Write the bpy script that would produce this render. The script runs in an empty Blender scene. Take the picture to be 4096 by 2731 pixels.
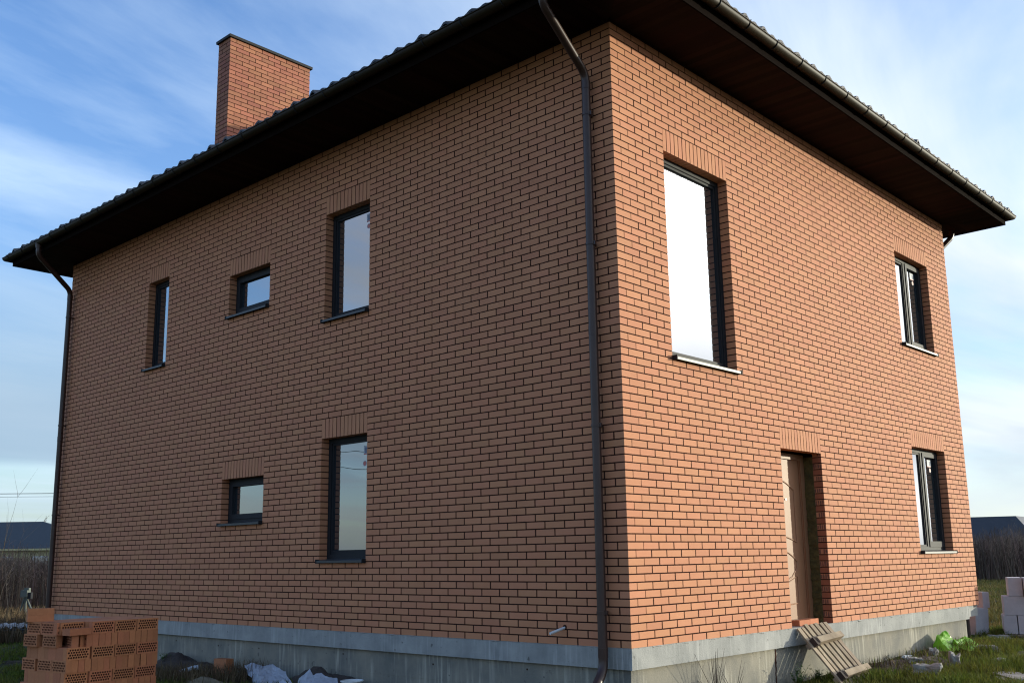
import bpy, math, random
import numpy as np
from mathutils import Vector, Matrix, noise as mn
rnd = random.Random(7)
S = bpy.context.scene
R = math.radians
# ------------------------------------------------------------ camera
YAW, PITCH, ROLL = 2.3149, .1906, -.015
CAM = Vector((5.7843, -7.8627, .8436))
fw = Vector((math.cos(YAW)*math.cos(PITCH), math.sin(YAW)*math.cos(PITCH), math.sin(PITCH)))
r0 = Vector((math.sin(YAW), -math.cos(YAW), 0)); u0 = r0.cross(fw)
rt = math.cos(ROLL)*r0 + math.sin(ROLL)*u0; up = -math.sin(ROLL)*r0 + math.cos(ROLL)*u0
cd = bpy.data.cameras.new('camera'); cam = bpy.data.objects.new('camera', cd)
S.collection.objects.link(cam); S.camera = cam
M = Matrix((rt, up, -fw)).transposed().to_4x4(); M.translation = CAM; cam.matrix_world = M
cd.sensor_width = 36; cd.lens = 4038.2*36/4096; cd.shift_y = 84.3/4096
cd.clip_start = .1; cd.clip_end = 3000
# ------------------------------------------------------------ sun and sky
SUN_AZ, SUN_EL = 55.0, 6.6          # azimuth counted from +X towards +Y
sd = Vector((math.cos(R(SUN_AZ))*math.cos(R(SUN_EL)), math.sin(R(SUN_AZ))*math.cos(R(SUN_EL)), math.sin(R(SUN_EL))))
sl = bpy.data.lights.new('sun', 'SUN'); sl.energy = 2.0; sl.angle = R(.5); sl.color = (1, .95, .74)
so = bpy.data.objects.new('sun', sl); S.collection.objects.link(so)
so.rotation_euler = sd.to_track_quat('Z', 'Y').to_euler()
S.view_settings.view_transform = 'Standard'; S.view_settings.look = 'None'
S.view_settings.exposure = 1.16; S.view_settings.gamma = 1
W = bpy.data.worlds.new('World'); S.world = W; W.use_nodes = True
nt = W.node_tree; nt.nodes.clear()
def N(t, nt=nt, **k):
    n = nt.nodes.new(t)
    for a, b in k.items(): setattr(n, a, b)
    return n
def mth(nt, op, a, b=None, c=None, clamp=False):
    n = nt.nodes.new('ShaderNodeMath'); n.operation = op; n.use_clamp = clamp
    for i, v in enumerate((a, b, c)):
        if v is None: continue
        if isinstance(v, (int, float)): n.inputs[i].default_value = v
        else: nt.links.new(v, n.inputs[i])
    return n.outputs[0]
L = nt.links.new
sky = N('ShaderNodeTexSky', sky_type='NISHITA', sun_disc=False)
sky.sun_elevation = R(SUN_EL); sky.sun_rotation = R(90-SUN_AZ)
sky.air_density = 1.0; sky.dust_density = .5; sky.ozone_density = 2.0
sg = N('ShaderNodeVectorMath', operation='MULTIPLY'); L(sky.outputs[0], sg.inputs[0]); sg.inputs[1].default_value = (.88, 1.03, 1.38)
tc = N('ShaderNodeTexCoord'); sep = N('ShaderNodeSeparateXYZ'); L(tc.outputs['Generated'], sep.inputs[0])
zz = mth(nt, 'ADD', mth(nt, 'MAXIMUM', sep.outputs[2], 0), .10)
cmb = N('ShaderNodeCombineXYZ'); L(mth(nt, 'DIVIDE', sep.outputs[0], zz), cmb.inputs[0]); L(mth(nt, 'DIVIDE', sep.outputs[1], zz), cmb.inputs[1])
def cloud_noise(rz_, scl, loc, sc, det, rough, dist):
    mp = N('ShaderNodeMapping'); L(cmb.outputs[0], mp.inputs[0]); mp.inputs['Rotation'].default_value = (0, 0, R(rz_)); mp.inputs['Scale'].default_value = scl; mp.inputs['Location'].default_value = loc
    no = N('ShaderNodeTexNoise'); L(mp.outputs[0], no.inputs['Vector']); no.inputs['Scale'].default_value = sc; no.inputs['Detail'].default_value = det; no.inputs['Roughness'].default_value = rough; no.inputs['Distortion'].default_value = dist
    return no.outputs[0]
n1 = cloud_noise(25, (1, .34, 1), (3.1, 1.4, 0), 1.0, 9, .58, .7)         # long cirrus
n2 = cloud_noise(70, (1, .8, 1), (8.3, 2.7, 0), .55, 5, .55, .3)           # broad veils
n3 = cloud_noise(-40, (1, .5, 1), (1.3, 7.7, 0), .38, 6, .5, .5)           # low grey banks
dt = N('ShaderNodeVectorMath', operation='DOT_PRODUCT'); L(tc.outputs['Generated'], dt.inputs[0]); dt.inputs[1].default_value = sd
d01 = mth(nt, 'MULTIPLY_ADD', dt.outputs['Value'], .5, .5)               # 1 towards the sun
cov = mth(nt, 'MULTIPLY_ADD', mth(nt, 'SMOOTH_MIN', d01, .9, .2), .9, -.62)
mask = mth(nt, 'MULTIPLY', mth(nt, 'ADD', mth(nt, 'ADD', mth(nt, 'MULTIPLY', mth(nt, 'SUBTRACT', n1, .5), 3.0), mth(nt, 'MULTIPLY', mth(nt, 'SUBTRACT', n2, .5), 2.0)), mth(nt, 'ADD', mth(nt, 'ADD', cov, .42), mth(nt, 'ADD', mth(nt, 'MULTIPLY', mth(nt, 'POWER', d01, 10), 1.2), mth(nt, 'MULTIPLY', mth(nt, 'POWER', mth(nt, 'SUBTRACT', 1, d01), 5), .5)))), .9, clamp=True)
ccol = N('ShaderNodeValToRGB'); L(d01, ccol.inputs[0]); e = ccol.color_ramp.elements
e[0].position = .22; e[0].color = (.235,.22,.20,1); e[1].position = 1; e[1].color = (1.6,1.55,1.5,1)
for ps, cl in ((.36, (.20,.25,.30,1)), (.6, (.20,.235,.27,1)), (.82, (.215,.235,.252,1)), (.92, (.45,.46,.47,1))):
    q = e.new(ps); q.color = cl
csc = N('ShaderNodeVectorMath', operation='SCALE'); L(ccol.outputs[0], csc.inputs[0]); csc.inputs['Scale'].default_value = 13.5
mx = N('ShaderNodeMix', data_type='RGBA'); L(mask, mx.inputs['Factor']); L(sg.outputs[0], mx.inputs[6]); L(csc.outputs[0], mx.inputs[7])
# pale air near the horizon and blue-grey cloud banks just above it
hz = mth(nt, 'MULTIPLY', mth(nt, 'POWER', 2.718, mth(nt, 'MULTIPLY', mth(nt, 'MAXIMUM', sep.outputs[2], 0), -9)), .93)
hcol = N('ShaderNodeValToRGB'); L(d01, hcol.inputs[0]); e = hcol.color_ramp.elements
e[0].position = .3; e[0].color = (.16,.2,.225,1); e[1].position = .97; e[1].color = (.34,.34,.33,1); q = e.new(.75); q.color = (.19,.225,.25,1); q = e.new(.1); q.color = (.12,.15,.165,1)
hsc = N('ShaderNodeVectorMath', operation='SCALE'); L(hcol.outputs[0], hsc.inputs[0]); hsc.inputs['Scale'].default_value = 10
mh = N('ShaderNodeMix', data_type='RGBA'); L(hz, mh.inputs['Factor']); L(mx.outputs[2], mh.inputs[6]); L(hsc.outputs[0], mh.inputs[7])
band = mth(nt, 'MULTIPLY', mth(nt, 'MULTIPLY', mth(nt, 'SUBTRACT', n3, .42), 8, clamp=True), mth(nt, 'MULTIPLY', mth(nt, 'SUBTRACT', .34, sep.outputs[2]), 5, clamp=True))
band = mth(nt, 'MULTIPLY', band, mth(nt, 'MULTIPLY', mth(nt, 'SUBTRACT', sep.outputs[2], .03), 14, clamp=True))
mb_ = N('ShaderNodeMix', data_type='RGBA'); L(mth(nt, 'MULTIPLY', band, .8), mb_.inputs['Factor']); L(mh.outputs[2], mb_.inputs[6]); mb_.inputs[7].default_value = (1.1, 1.55, 2.05, 1)
bg = N('ShaderNodeBackground'); L(mb_.outputs[2], bg.inputs[0]); bg.inputs[1].default_value = .15
wo = N('ShaderNodeOutputWorld'); L(bg.outputs[0], wo.inputs[0])
S.cycles.filter_width = 1.15
# ------------------------------------------------------------ helpers
COL = S.collection
class MB:
    def __init__(s): s.v = []; s.f = []; s.m = []; s.t = []; s.sm = []
    def add(s, vs, fs, m=0, t=.5, sm=False):
        b = len(s.v); s.v += [tuple(v) for v in vs]
        for f in fs: s.f.append(tuple(b+i for i in f)); s.m.append(m); s.t.append(t); s.sm.append(sm)
    def box(s, a, b, m=0, t=.5):
        x0, y0, z0 = a; x1, y1, z1 = b
        s.add([(x0,y0,z0),(x1,y0,z0),(x1,y1,z0),(x0,y1,z0),(x0,y0,z1),(x1,y0,z1),(x1,y1,z1),(x0,y1,z1)],
              [(0,3,2,1),(4,5,6,7),(0,1,5,4),(1,2,6,5),(2,3,7,6),(3,0,4,7)], m, t)
    def obox(s, c, X, Y, Z, m=0, t=.5):     # centre and three half-axis vectors
        c, X, Y, Z = map(Vector, (c, X, Y, Z))
        vs = [c+a*X+b*Y+d*Z for d in (-1,1) for a, b in ((-1,-1),(1,-1),(1,1),(-1,1))]
        s.add(vs, [(0,3,2,1),(4,5,6,7),(0,1,5,4),(1,2,6,5),(2,3,7,6),(3,0,4,7)], m, t)
    def tube(s, pts, r, n=10, m=0, t=.5, cap=True, sm=True):
        pts = [Vector(p) for p in pts]; rs = r if isinstance(r, (list, tuple)) else [r]*len(pts)
        vs = []; prev = None
        for i, p in enumerate(pts):
            d = (pts[min(i+1, len(pts)-1)]-pts[max(i-1, 0)]).normalized()
            if prev is None: a = d.orthogonal().normalized()
            else: a = (prev-d*prev.dot(d)).normalized()
            prev = a; b = d.cross(a)
            vs += [p+rs[i]*(math.cos(2*math.pi*k/n)*a+math.sin(2*math.pi*k/n)*b) for k in range(n)]
        fs = [(i*n+k, i*n+(k+1) % n, (i+1)*n+(k+1) % n, (i+1)*n+k) for i in range(len(pts)-1) for k in range(n)]
        s.add(vs, fs, m, t, sm)
        if cap: s.add([vs[k] for k in range(n)], [tuple(reversed(range(n)))], m, t); s.add(vs[-n:], [tuple(range(n))], m, t)
    def build(s, name, mats, parent=None, loc=None, rot=None, **tags):
        me = bpy.data.meshes.new(name); me.from_pydata(s.v, [], s.f)
        for mt in (mats if isinstance(mats, (list, tuple)) else [mats]): me.materials.append(mt)
        me.polygons.foreach_set('material_index', s.m); me.polygons.foreach_set('use_smooth', s.sm)
        at = me.attributes.new('tint', 'FLOAT', 'FACE'); at.data.foreach_set('value', s.t)
        me.update()
        o = bpy.data.objects.new(name, me); COL.objects.link(o)
        if parent: o.parent = parent
        if loc is not None: o.location = loc
        if rot is not None: o.rotation_euler = rot
        tag(o, **tags)
        return o
def tag(o, label=None, cat=None, group=None, kind=None):
    if label: o['label'] = label
    if cat: o['category'] = cat
    if group: o['group'] = group
    if kind: o['kind'] = kind
    return o
def empty(name, loc=(0,0,0), rz=0, **tags):
    o = bpy.data.objects.new(name, None); COL.objects.link(o); o.location = loc; o.rotation_euler = (0,0,rz); tag(o, **tags); return o
def material(name, col, rough=.8, col2=None, nscale=8, tintvar=0, bump=0, bscale=40, metal=0, spec=.5, stretch=None, amt=1.0, dark=None, trans=0):
    m = bpy.data.materials.new(name); m.use_nodes = True; t = m.node_tree; p = t.nodes['Principled BSDF']; k = t.links.new
    p.inputs['Roughness'].default_value = rough; p.inputs['Metallic'].default_value = metal; p.inputs['Specular IOR Level'].default_value = spec
    tcn = t.nodes.new('ShaderNodeTexCoord'); vec = tcn.outputs['Object']
    if stretch:
        q = t.nodes.new('ShaderNodeMapping'); q.inputs['Scale'].default_value = stretch; k(vec, q.inputs[0]); vec = q.outputs[0]
    c = None
    if col2:
        n = t.nodes.new('ShaderNodeTexNoise'); n.inputs['Scale'].default_value = nscale; n.inputs['Detail'].default_value = 8; n.inputs['Roughness'].default_value = .62; k(vec, n.inputs['Vector'])
        r = t.nodes.new('ShaderNodeMapRange'); r.inputs[1].default_value = .5-.18/amt; r.inputs[2].default_value = .5+.18/amt; k(n.outputs[0], r.inputs[0])
        x = t.nodes.new('ShaderNodeMix'); x.data_type = 'RGBA'; k(r.outputs[0], x.inputs['Factor']); x.inputs[6].default_value = (*col, 1); x.inputs[7].default_value = (*col2, 1); c = x.outputs[2]
    if tintvar:
        a = t.nodes.new('ShaderNodeAttribute'); a.attribute_name = 'tint'
        h = t.nodes.new('ShaderNodeHueSaturation')
        if c: k(c, h.inputs['Color'])
        else: h.inputs['Color'].default_value = (*col, 1)
        v = t.nodes.new('ShaderNodeMapRange'); v.inputs[3].default_value = 1-tintvar; v.inputs[4].default_value = 1+tintvar; k(a.outputs['Fac'], v.inputs[0]); k(v.outputs[0], h.inputs['Value'])
        fr = mth(t, 'FRACT', mth(t, 'MULTIPLY', a.outputs['Fac'], 37.7))
        v2 = t.nodes.new('ShaderNodeMapRange'); v2.inputs[3].default_value = .5-.05*tintvar; v2.inputs[4].default_value = .5+.05*tintvar; k(fr, v2.inputs[0]); k(v2.outputs[0], h.inputs['Hue'])
        c = h.outputs[0]
    if c: k(c, p.inputs['Base Color'])
    else: p.inputs['Base Color'].default_value = (*col, 1)
    if bump:
        n = t.nodes.new('ShaderNodeTexNoise'); n.inputs['Scale'].default_value = bscale; n.inputs['Detail'].default_value = 6; k(vec, n.inputs['Vector'])
        b = t.nodes.new('ShaderNodeBump'); b.inputs['Strength'].default_value = 1; b.inputs['Distance'].default_value = bump; k(n.outputs[0], b.inputs['Height']); k(b.outputs[0], p.inputs['Normal'])
    if trans:
        tr = t.nodes.new('ShaderNodeBsdfTranslucent'); ms = t.nodes.new('ShaderNodeMixShader'); ms.inputs[0].default_value = trans
        if c: k(c, tr.inputs[0])
        else: tr.inputs[0].default_value = (*col, 1)
        o = t.nodes['Material Output']; k(p.outputs[0], ms.inputs[1]); k(tr.outputs[0], ms.inputs[2]); k(ms.outputs[0], o.inputs[0])
    return m
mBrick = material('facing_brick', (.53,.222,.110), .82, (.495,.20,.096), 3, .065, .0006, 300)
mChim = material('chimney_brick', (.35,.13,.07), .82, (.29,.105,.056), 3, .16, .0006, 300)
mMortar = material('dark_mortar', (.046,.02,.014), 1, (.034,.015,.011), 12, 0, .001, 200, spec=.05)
mFrame = material('anthracite_plastic', (.02,.021,.024), .6, None, spec=.18)
mSill = material('painted_sill_metal', (.035,.036,.038), .45, metal=0, spec=.5)
mPipe = material('brown_steel', (.055,.028,.022), .35, (.045,.023,.018), 5, spec=.4)
mGutter = material('brown_gutter_steel', (.030,.021,.010), .5, (.022,.015,.008), 4, spec=.12)
mSoffit = material('brown_soffit_panel', (.019,.0085,.0062), .7, (.015,.0065,.005), 3, .45, spec=.05)
mFascia = material('dark_fascia', (.008,.005,.004), .9, spec=.02)
mTile = material('dark_roof_tile', (.03,.028,.03), .6, (.02,.02,.022), 10)
mCap = material('chimney_cap_metal', (.018,.018,.018), .6, spec=.2)
def concrete(name, c1, c2, c3, drip=0):
    m = material(name, c1, .9, c2, 2.2, bump=.004, bscale=60, stretch=(1,1,1))
    t = m.node_tree; k = t.links.new; p = t.nodes['Principled BSDF']; src = p.inputs['Base Color'].links[0].from_socket
    tcn = t.nodes.new('ShaderNodeTexCoord'); q = t.nodes.new('ShaderNodeMapping'); q.inputs['Scale'].default_value = (22, 22, 1.6); k(tcn.outputs['Object'], q.inputs[0])
    n = t.nodes.new('ShaderNodeTexNoise'); n.inputs['Scale'].default_value = 1; n.inputs['Detail'].default_value = 5; k(q.outputs[0], n.inputs['Vector'])
    n2 = t.nodes.new('ShaderNodeTexNoise'); n2.inputs['Scale'].default_value = 1.4; k(tcn.outputs['Object'], n2.inputs['Vector'])
    f = mth(t, 'MULTIPLY', mth(t, 'MULTIPLY', mth(t, 'SUBTRACT', n.outputs[0], .5), 5, clamp=True), mth(t, 'MULTIPLY', mth(t, 'SUBTRACT', n2.outputs[0], .42), 6, clamp=True))
    x = t.nodes.new('ShaderNodeMix'); x.data_type = 'RGBA'; k(mth(t, 'MULTIPLY', f, drip), x.inputs['Factor']); k(src, x.inputs[6]); x.inputs[7].default_value = (*c3, 1)
    # dark pits
    vo = t.nodes.new('ShaderNodeTexNoise'); vo.inputs['Scale'].default_value = 16; vo.inputs['Detail'].default_value = 4; k(tcn.outputs['Object'], vo.inputs['Vector'])
    f2 = mth(t, 'MULTIPLY', mth(t, 'SUBTRACT', vo.outputs[0], .655), 14, clamp=True)
    y = t.nodes.new('ShaderNodeMix'); y.data_type = 'RGBA'; k(mth(t, 'MULTIPLY', f2, .7), y.inputs['Factor']); k(x.outputs[2], y.inputs[6]); y.inputs[7].default_value = (.07,.065,.06, 1)
    k(y.outputs[2], p.inputs['Base Color'])
    return m
mBand = concrete('concrete_band', (.37,.365,.34), (.225,.228,.215), (.50,.49,.46), .7)
mPlinth = concrete('concrete_plinth', (.27,.245,.19), (.155,.15,.13), (.44,.41,.33), .9)
mPeach = material('peach_door_paint', (.29,.135,.066), .5, (.26,.12,.058), 2, spec=.3)
mWool = material('mineral_wool', (.13,.10,.03), 1, (.05,.04,.012), 14, bump=.02, bscale=30)
mHollow = material('broken_brick', (.28,.11,.06), .95, (.12,.06,.045), 30, bump=.01, bscale=60, stretch=(1,3,1))
mSolidB = material('jamb_brick', (.36,.12,.055), .85, (.3,.095,.045), 20)
mMetal = material('threshold_steel', (.55,.54,.5), .35, (.4,.4,.38), 9, metal=.8)
mWhite = material('white_plastic', (.7,.72,.72), .4)
def glass():
    m = bpy.data.materials.new('coated_glass'); m.use_nodes = True; t = m.node_tree; k = t.links.new; t.nodes.clear()
    g = t.nodes.new('ShaderNodeBsdfGlossy'); g.inputs['Color'].default_value = (.93,.96,1,1); g.inputs['Roughness'].default_value = .004
    d = t.nodes.new('ShaderNodeBsdfDiffuse'); d.inputs['Color'].default_value = (.02,.026,.03,1)
    tcn = t.nodes.new('ShaderNodeTexCoord'); n = t.nodes.new('ShaderNodeTexNoise'); n.inputs['Scale'].default_value = 1.3; k(tcn.outputs['Object'], n.inputs['Vector'])
    b = t.nodes.new('ShaderNodeBump'); b.inputs['Strength'].default_value = 1; b.inputs['Distance'].default_value = .0012; k(n.outputs[0], b.inputs['Height']); k(b.outputs[0], g.inputs['Normal'])
    f = t.nodes.new('ShaderNodeFresnel'); f.inputs['IOR'].default_value = 1.5
    x = t.nodes.new('ShaderNodeMixShader'); k(mth(t, 'MULTIPLY_ADD', f.outputs[0], 1.0, .26, clamp=True), x.inputs[0]); k(d.outputs[0], x.inputs[1]); k(g.outputs[0], x.inputs[2])
    o = t.nodes.new('ShaderNodeOutputMaterial'); k(x.outputs[0], o.inputs[0]); return m
mGlass = glass()
# ------------------------------------------------------------ ground
def gh(x, y):
    h = -.63 + .045*mn.noise((x*.35, y*.35, 0)) + .02*mn.noise((x*1.7, y*1.7, 3))
    if x > -3 and y > 3:        # bank that rises along the sunlit wall
        a = min(1, max(0, (y-3.5)/3.5)); b = math.exp(-max(0, x)**2/.9); h += .10*a*b*(1 if y < 11 else math.exp(-(y-11)))
    return h
def axis(lo, hi, f0, f1, step):
    a = list(np.arange(f0, f1+1e-6, step)); s = step; x = f0
    while x > lo: s *= 1.25; x -= s; a.insert(0, max(x, lo))
    s = step; x = f1
    while x < hi: s *= 1.25; x += s; a.append(min(x, hi))
    return a
gx = axis(-900, 900, -17, 6, .16); gy = axis(-900, 900, -7, 20, .16)
gb = MB(); vs = [(x, y, gh(x, y)) for y in gy for x in gx]; nx = len(gx)
gb.add(vs, [(j*nx+i, j*nx+i+1, (j+1)*nx+i+1, (j+1)*nx+i) for j in range(len(gy)-1) for i in range(nx-1)], sm=True)
mg = bpy.data.materials.new('ground_soil_and_turf'); mg.use_nodes = True
t = mg.node_tree; k = t.links.new; p = t.nodes['Principled BSDF']; p.inputs['Roughness'].default_value = 1; p.inputs['Specular IOR Level'].default_value = .1
tcn = t.nodes.new('ShaderNodeTexCoord')
def nz(sc, de=6):
    n = t.nodes.new('ShaderNodeTexNoise'); n.inputs['Scale'].default_value = sc; n.inputs['Detail'].default_value = de; k(tcn.outputs['Object'], n.inputs['Vector']); return n.outputs[0]
x1 = t.nodes.new('ShaderNodeMix'); x1.data_type = 'RGBA'; k(mth(t, 'MULTIPLY', mth(t, 'SUBTRACT', nz(1.1), .4), 5, clamp=True), x1.inputs['Factor']); x1.inputs[6].default_value = (.045,.033,.022,1); x1.inputs[7].default_value = (.06,.075,.02,1)
x2 = t.nodes.new('ShaderNodeMix'); x2.data_type = 'RGBA'; k(mth(t, 'MULTIPLY', mth(t, 'SUBTRACT', nz(9), .52), 6, clamp=True), x2.inputs['Factor']); k(x1.outputs[2], x2.inputs[6]); x2.inputs[7].default_value = (.12,.10,.055,1)
k(x2.outputs[2], p.inputs['Base Color'])
bb = t.nodes.new('ShaderNodeBump'); bb.inputs['Distance'].default_value = .05; bb.inputs['Strength'].default_value = 1; k(nz(22), bb.inputs['Height']); k(bb.outputs[0], p.inputs['Normal'])
gb.build('ground', mg, kind='structure')
# ------------------------------------------------------------ the brick house
H = .0755; TOP = 84*H; LL = 12.60; RL = 9.35; JT = .0128; JV = .0165
house = empty('brick_house', (0,0,-.63), label='two storey house of orange brick with dark hipped roof, concrete foundation and tall chimney', cat='house')
house.location = (0,0,0)
def tl(u, d, z): return (-u, d, z)          # shaded wall:  u runs away from the corner, d into the wall
def tr_(u, d, z): return (-d, u, z)         # sunlit wall
LW = dict(W1=(8.96,9.62,52,75), W2=(6.10,7.15,58,70), W3=(3.89,4.81,52,75), W4=(6.10,7.15,18,30), W5=(3.89,4.81,11,35))
RW = dict(W6=(.90,2.21,38,72), D=(3.11,4.16,0,31), W7=(7.14,8.45,52,75), W8=(7.14,8.45,11,35))
def tbox(mb, T, u0, u1, d0, d1, z0, z1, m=0, t=.5):
    a = T(u0, d0, z0); b = T(u1, d1, z1)
    mb.box(tuple(map(min, a, b)), tuple(map(max, a, b)), m, t)
def brick_wall(T, length, openings, phase, mat, rows=84, z0=0, name='wall', parent=house, depth=.12, corner=None):
    mb = MB()
    for c in range(rows):
        za = z0+c*H; zb = za+H-JT
        odd = (c+phase) % 2
        u = 0; first = (.26 if odd else .13)-JV; segs = []
        while u < length-.005:
            w = first if u == 0 else .26-JV
            e = min(u+w, length); segs.append((u, e)); u += w+JV
        for (a, b) in segs:
            parts = [(a, b)]
            for (o0, o1, c0, c1) in openings:
                if c0 <= c < c1:
                    np_ = []
                    for (p0, p1) in parts:
                        if p1 <= o0+.002 or p0 >= o1-.002:
                            if abs(p1-o0) < .02: p1 = o0
                            if abs(p0-o1) < .02: p0 = o1
                            np_.append((p0, p1)); continue
                        if p0 < o0-.03: np_.append((p0, o0))
                        if p1 > o1+.03: np_.append((o1, p1))
                    parts = np_
            for (p0, p1) in parts:
                if corner == 'skip' and p0 < .001: continue
                if corner == 'trim':
                    p0 = max(p0, .125); p1 = min(p1, length-.125)
                    if p1 < p0+.02: continue
                dd_ = .25 if (corner == 'own' and p0 < .001 and p1 < .13) else depth
                o = rnd.uniform(-.0007, .0007)
                e0 = p0+(0 if p0 < .001 else rnd.uniform(-.001,.001)); e1 = p1+(0 if p1 > length-.001 else rnd.uniform(-.001,.001))
                dz = rnd.uniform(-.0006,.0006)
                tbox(mb, T, e0, e1, o if p0 > .3 else 0, dd_, za+dz, zb+dz, 0, min(1, max(0, rnd.gauss(.5,.24))))
    w = mb.build(name, mat, parent)
    # mortar body set back from the brick faces
    m0 = .006 if corner == 'own' else .122
    us = sorted({m0-.0025 if m0 < .01 else m0, length-.006 if corner != 'trim' else length-.122} | {o[0]-.0035 for o in openings} | {o[1]+.0035 for o in openings})
    zs = sorted({z0, z0+rows*H} | {z0+o[2]*H for o in openings} | {z0+o[3]*H for o in openings})
    mm = MB()
    for i in range(len(us)-1):
        for j in range(len(zs)-1):
            cu = (us[i]+us[i+1])/2; cz = (zs[j]+zs[j+1])/2
            if any(o[0] < cu < o[1] and z0+o[2]*H < cz < z0+o[3]*H for o in openings): continue
            tbox(mm, T, us[i], us[i+1], .0025, depth-.004, zs[j], zs[j+1])
    mm.build('mortar', mMortar, w)
    return w
wl = brick_wall(tl, LL, list(LW.values()), 0, mBrick, corner='own'); wl['label'] = 'brick wall in the shade with five openings'
wr = brick_wall(tr_, RL, list(RW.values()), 1, mBrick, corner='skip'); wr['label'] = 'brick wall in the sun with the door'
brick_wall(lambda u, d, z: (-LL+d, u, z), RL, [], 1, mBrick, corner='trim')
brick_wall(lambda u, d, z: (-u, RL-d, z), LL, [], 0, mBrick, corner='trim')
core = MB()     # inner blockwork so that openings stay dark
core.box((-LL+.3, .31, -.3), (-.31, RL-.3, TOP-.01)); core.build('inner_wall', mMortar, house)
def lintel(T, u0, u1, c1):
    n = round((u1-u0)/.075); w = (u1-u0+.01)/n; mb = MB(); z1 = c1*H-JT; zb = z1-.25
    for i in range(n):
        a = u0+i*w+(0 if i else .004); b = u0+(i+1)*w-.0128
        o = rnd.uniform(-.0005,.001)
        tbox(mb, T, a, b, o, .119, zb+rnd.uniform(-.001,.001), z1, 0, min(1, max(0, rnd.gauss(.52,.2))))
    tbox(mb, T, u0+.002, u1-.002, .0032, .115, zb+.006, z1+JT, 1)
    mb.build('lintel', [mBrick, mMortar], house)
    return zb
def ring(mb, T, u0, u1, z0, z1, w, d0, d1, wb=None, m=0):
    wb = wb or w
    tbox(mb, T, u0, u0+w, d0, d1, z0, z1, m); tbox(mb, T, u1-w, u1, d0, d1, z0, z1, m)
    tbox(mb, T, u0+w, u1-w, d0+.0004, d1, z1-w, z1, m); tbox(mb, T, u0+w, u1-w, d0+.0004, d1, z0, z0+wb, m)
mStick = [material('sticker_paper', (.36,.4,.44), .6), material('sticker_print', (.08,.1,.2), .5), material('sticker_red', (.5,.14,.12), .5), material('sticker_blue', (.1,.18,.42), .5)]
def window(T, u0, u1, c0, c1, label, kind='fixed', sticker=None, low=False):
    zt = lintel(T, u0, u1, c1); zb = c0*H+.012
    f = MB(); ring(f, T, u0-.03, u1+.03, zb, zt+.03, .085, .122, .2, .075)
    win = f.build('window', mFrame, house, label=label)
    s = MB(); a0, a1, b0, b1 = u0+.055, u1-.055, zb+.075, zt-.055
    if kind == 'fixed':
        ring(s, T, a0, a1, b0, b1, .03, .136, .19, .05 if low else .03); panes = [(a0+.03, a1-.03, b0+.03, b1-.03)]
    elif kind == 'opening':
        ring(s, T, a0-.01, a1+.01, b0-.01, b1+.01, .06, .112, .185, .07); panes = [(a0+.05, a1-.05, b0+.05, b1-.05)]
    else:
        mid = (a0+a1)/2
        tbox(s, T, mid-.035, mid+.035, .124, .19, b0, b1)
        ring(s, T, a0, mid-.035, b0+.001, b1-.001, .025, .136, .19)
        ring(s, T, mid+.03, a1+.01, b0-.01, b1+.01, .06, .112, .185, .085)
        panes = [(a0+.025, mid-.06, b0+.025, b1-.025), (mid+.09, a1-.05, b0+.07, b1-.05)]
    s.build('sash', mFrame, win)
    for (q0, q1, r0_, r1_) in panes:
        g = MB(); tbox(g, T, q0-.004, q1+.004, .155, .175, r0_-.004, r1_+.004); g.build('pane', mGlass, win)
    sl_ = MB()      # sheet metal sill, sloping outwards, with a drip lip and end caps
    e = .004
    A = [T(u0+e, .13, zb+.02), T(u1-e, .13, zb+.02), T(u1-e, -.055, zb-.002), T(u0+e, -.055, zb-.002)]
    Bq = [T(u0+e, -.055, zb-.03), T(u1-e, -.055, zb-.03)]
    B2 = [T(u1-e, -.049, zb-.03), T(u0+e, -.049, zb-.03), T(u0+e, -.049, zb-.008), T(u1-e, -.049, zb-.008), T(u1-e, .13, zb+.012), T(u0+e, .13, zb+.012)]
    sl_.add(A+Bq+B2, [(0,1,2,3),(3,2,5,4),(4,5,6,7),(7,6,9,8),(8,9,10,11),(11,10,1,0)])
    sl_.build('sill', mSill, win)
    for uu in (u0-.004, u1+.004-.014):
        cp = MB(); tbox(cp, T, uu, uu+.014, -.061, -.001, zb-.036, zb+.014); cp.build('sill_cap', mFrame, win)
    if sticker:
        for (kk, su, sz) in sticker:
            b = MB(); z = b1-sz; u = su
            if kk == 'label':
                tbox(b, T, u, u+.15, .1535, .1545, z-.11, z, 0)
                for i in range(6): tbox(b, T, u+.125-.004*i*2, u+.129-.004*i*2, .1525, .1533, z-.09, z-.02, 1)
                tbox(b, T, u+.008, u+.06, .1525, .1533, z-.035, z-.012, 1); tbox(b, T, u+.004, u+.146, .1525, .1533, z-.11, z-.098, 2)
            else:
                mi = {'disc': 2, 'blue': 3}[kk]
                for rr, dd, mm_ in ((.035, .1545, 0), (.028, .1535, mi)):
                    n = 20; vs = [T(u+rr*math.cos(2*math.pi*i/n), dd, z+rr*math.sin(2*math.pi*i/n)) for i in range(n)]
                    b.add(vs, [tuple(range(n))], mm_)
            b.build('sticker', mStick, win)
    return win
window(tl, *LW['W1'], 'narrow upright window, farthest from the corner', 'fixed')
window(tl, *LW['W2'], 'small upstairs window', 'opening')
window(tl, *LW['W3'], 'tall upstairs window with a sticker', 'fixed', [('label', 3.99, .06), ('disc', 4.10, .23), ('blue', 3.99, .23)])
window(tl, *LW['W4'], 'small downstairs window', 'opening', [('label', 6.16, .28)])
window(tl, *LW['W5'], 'tall downstairs window with three stickers', 'fixed', [('label', 3.99, .08), ('disc', 4.12, .30), ('blue', 4.03, .38)], low=True)
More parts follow.
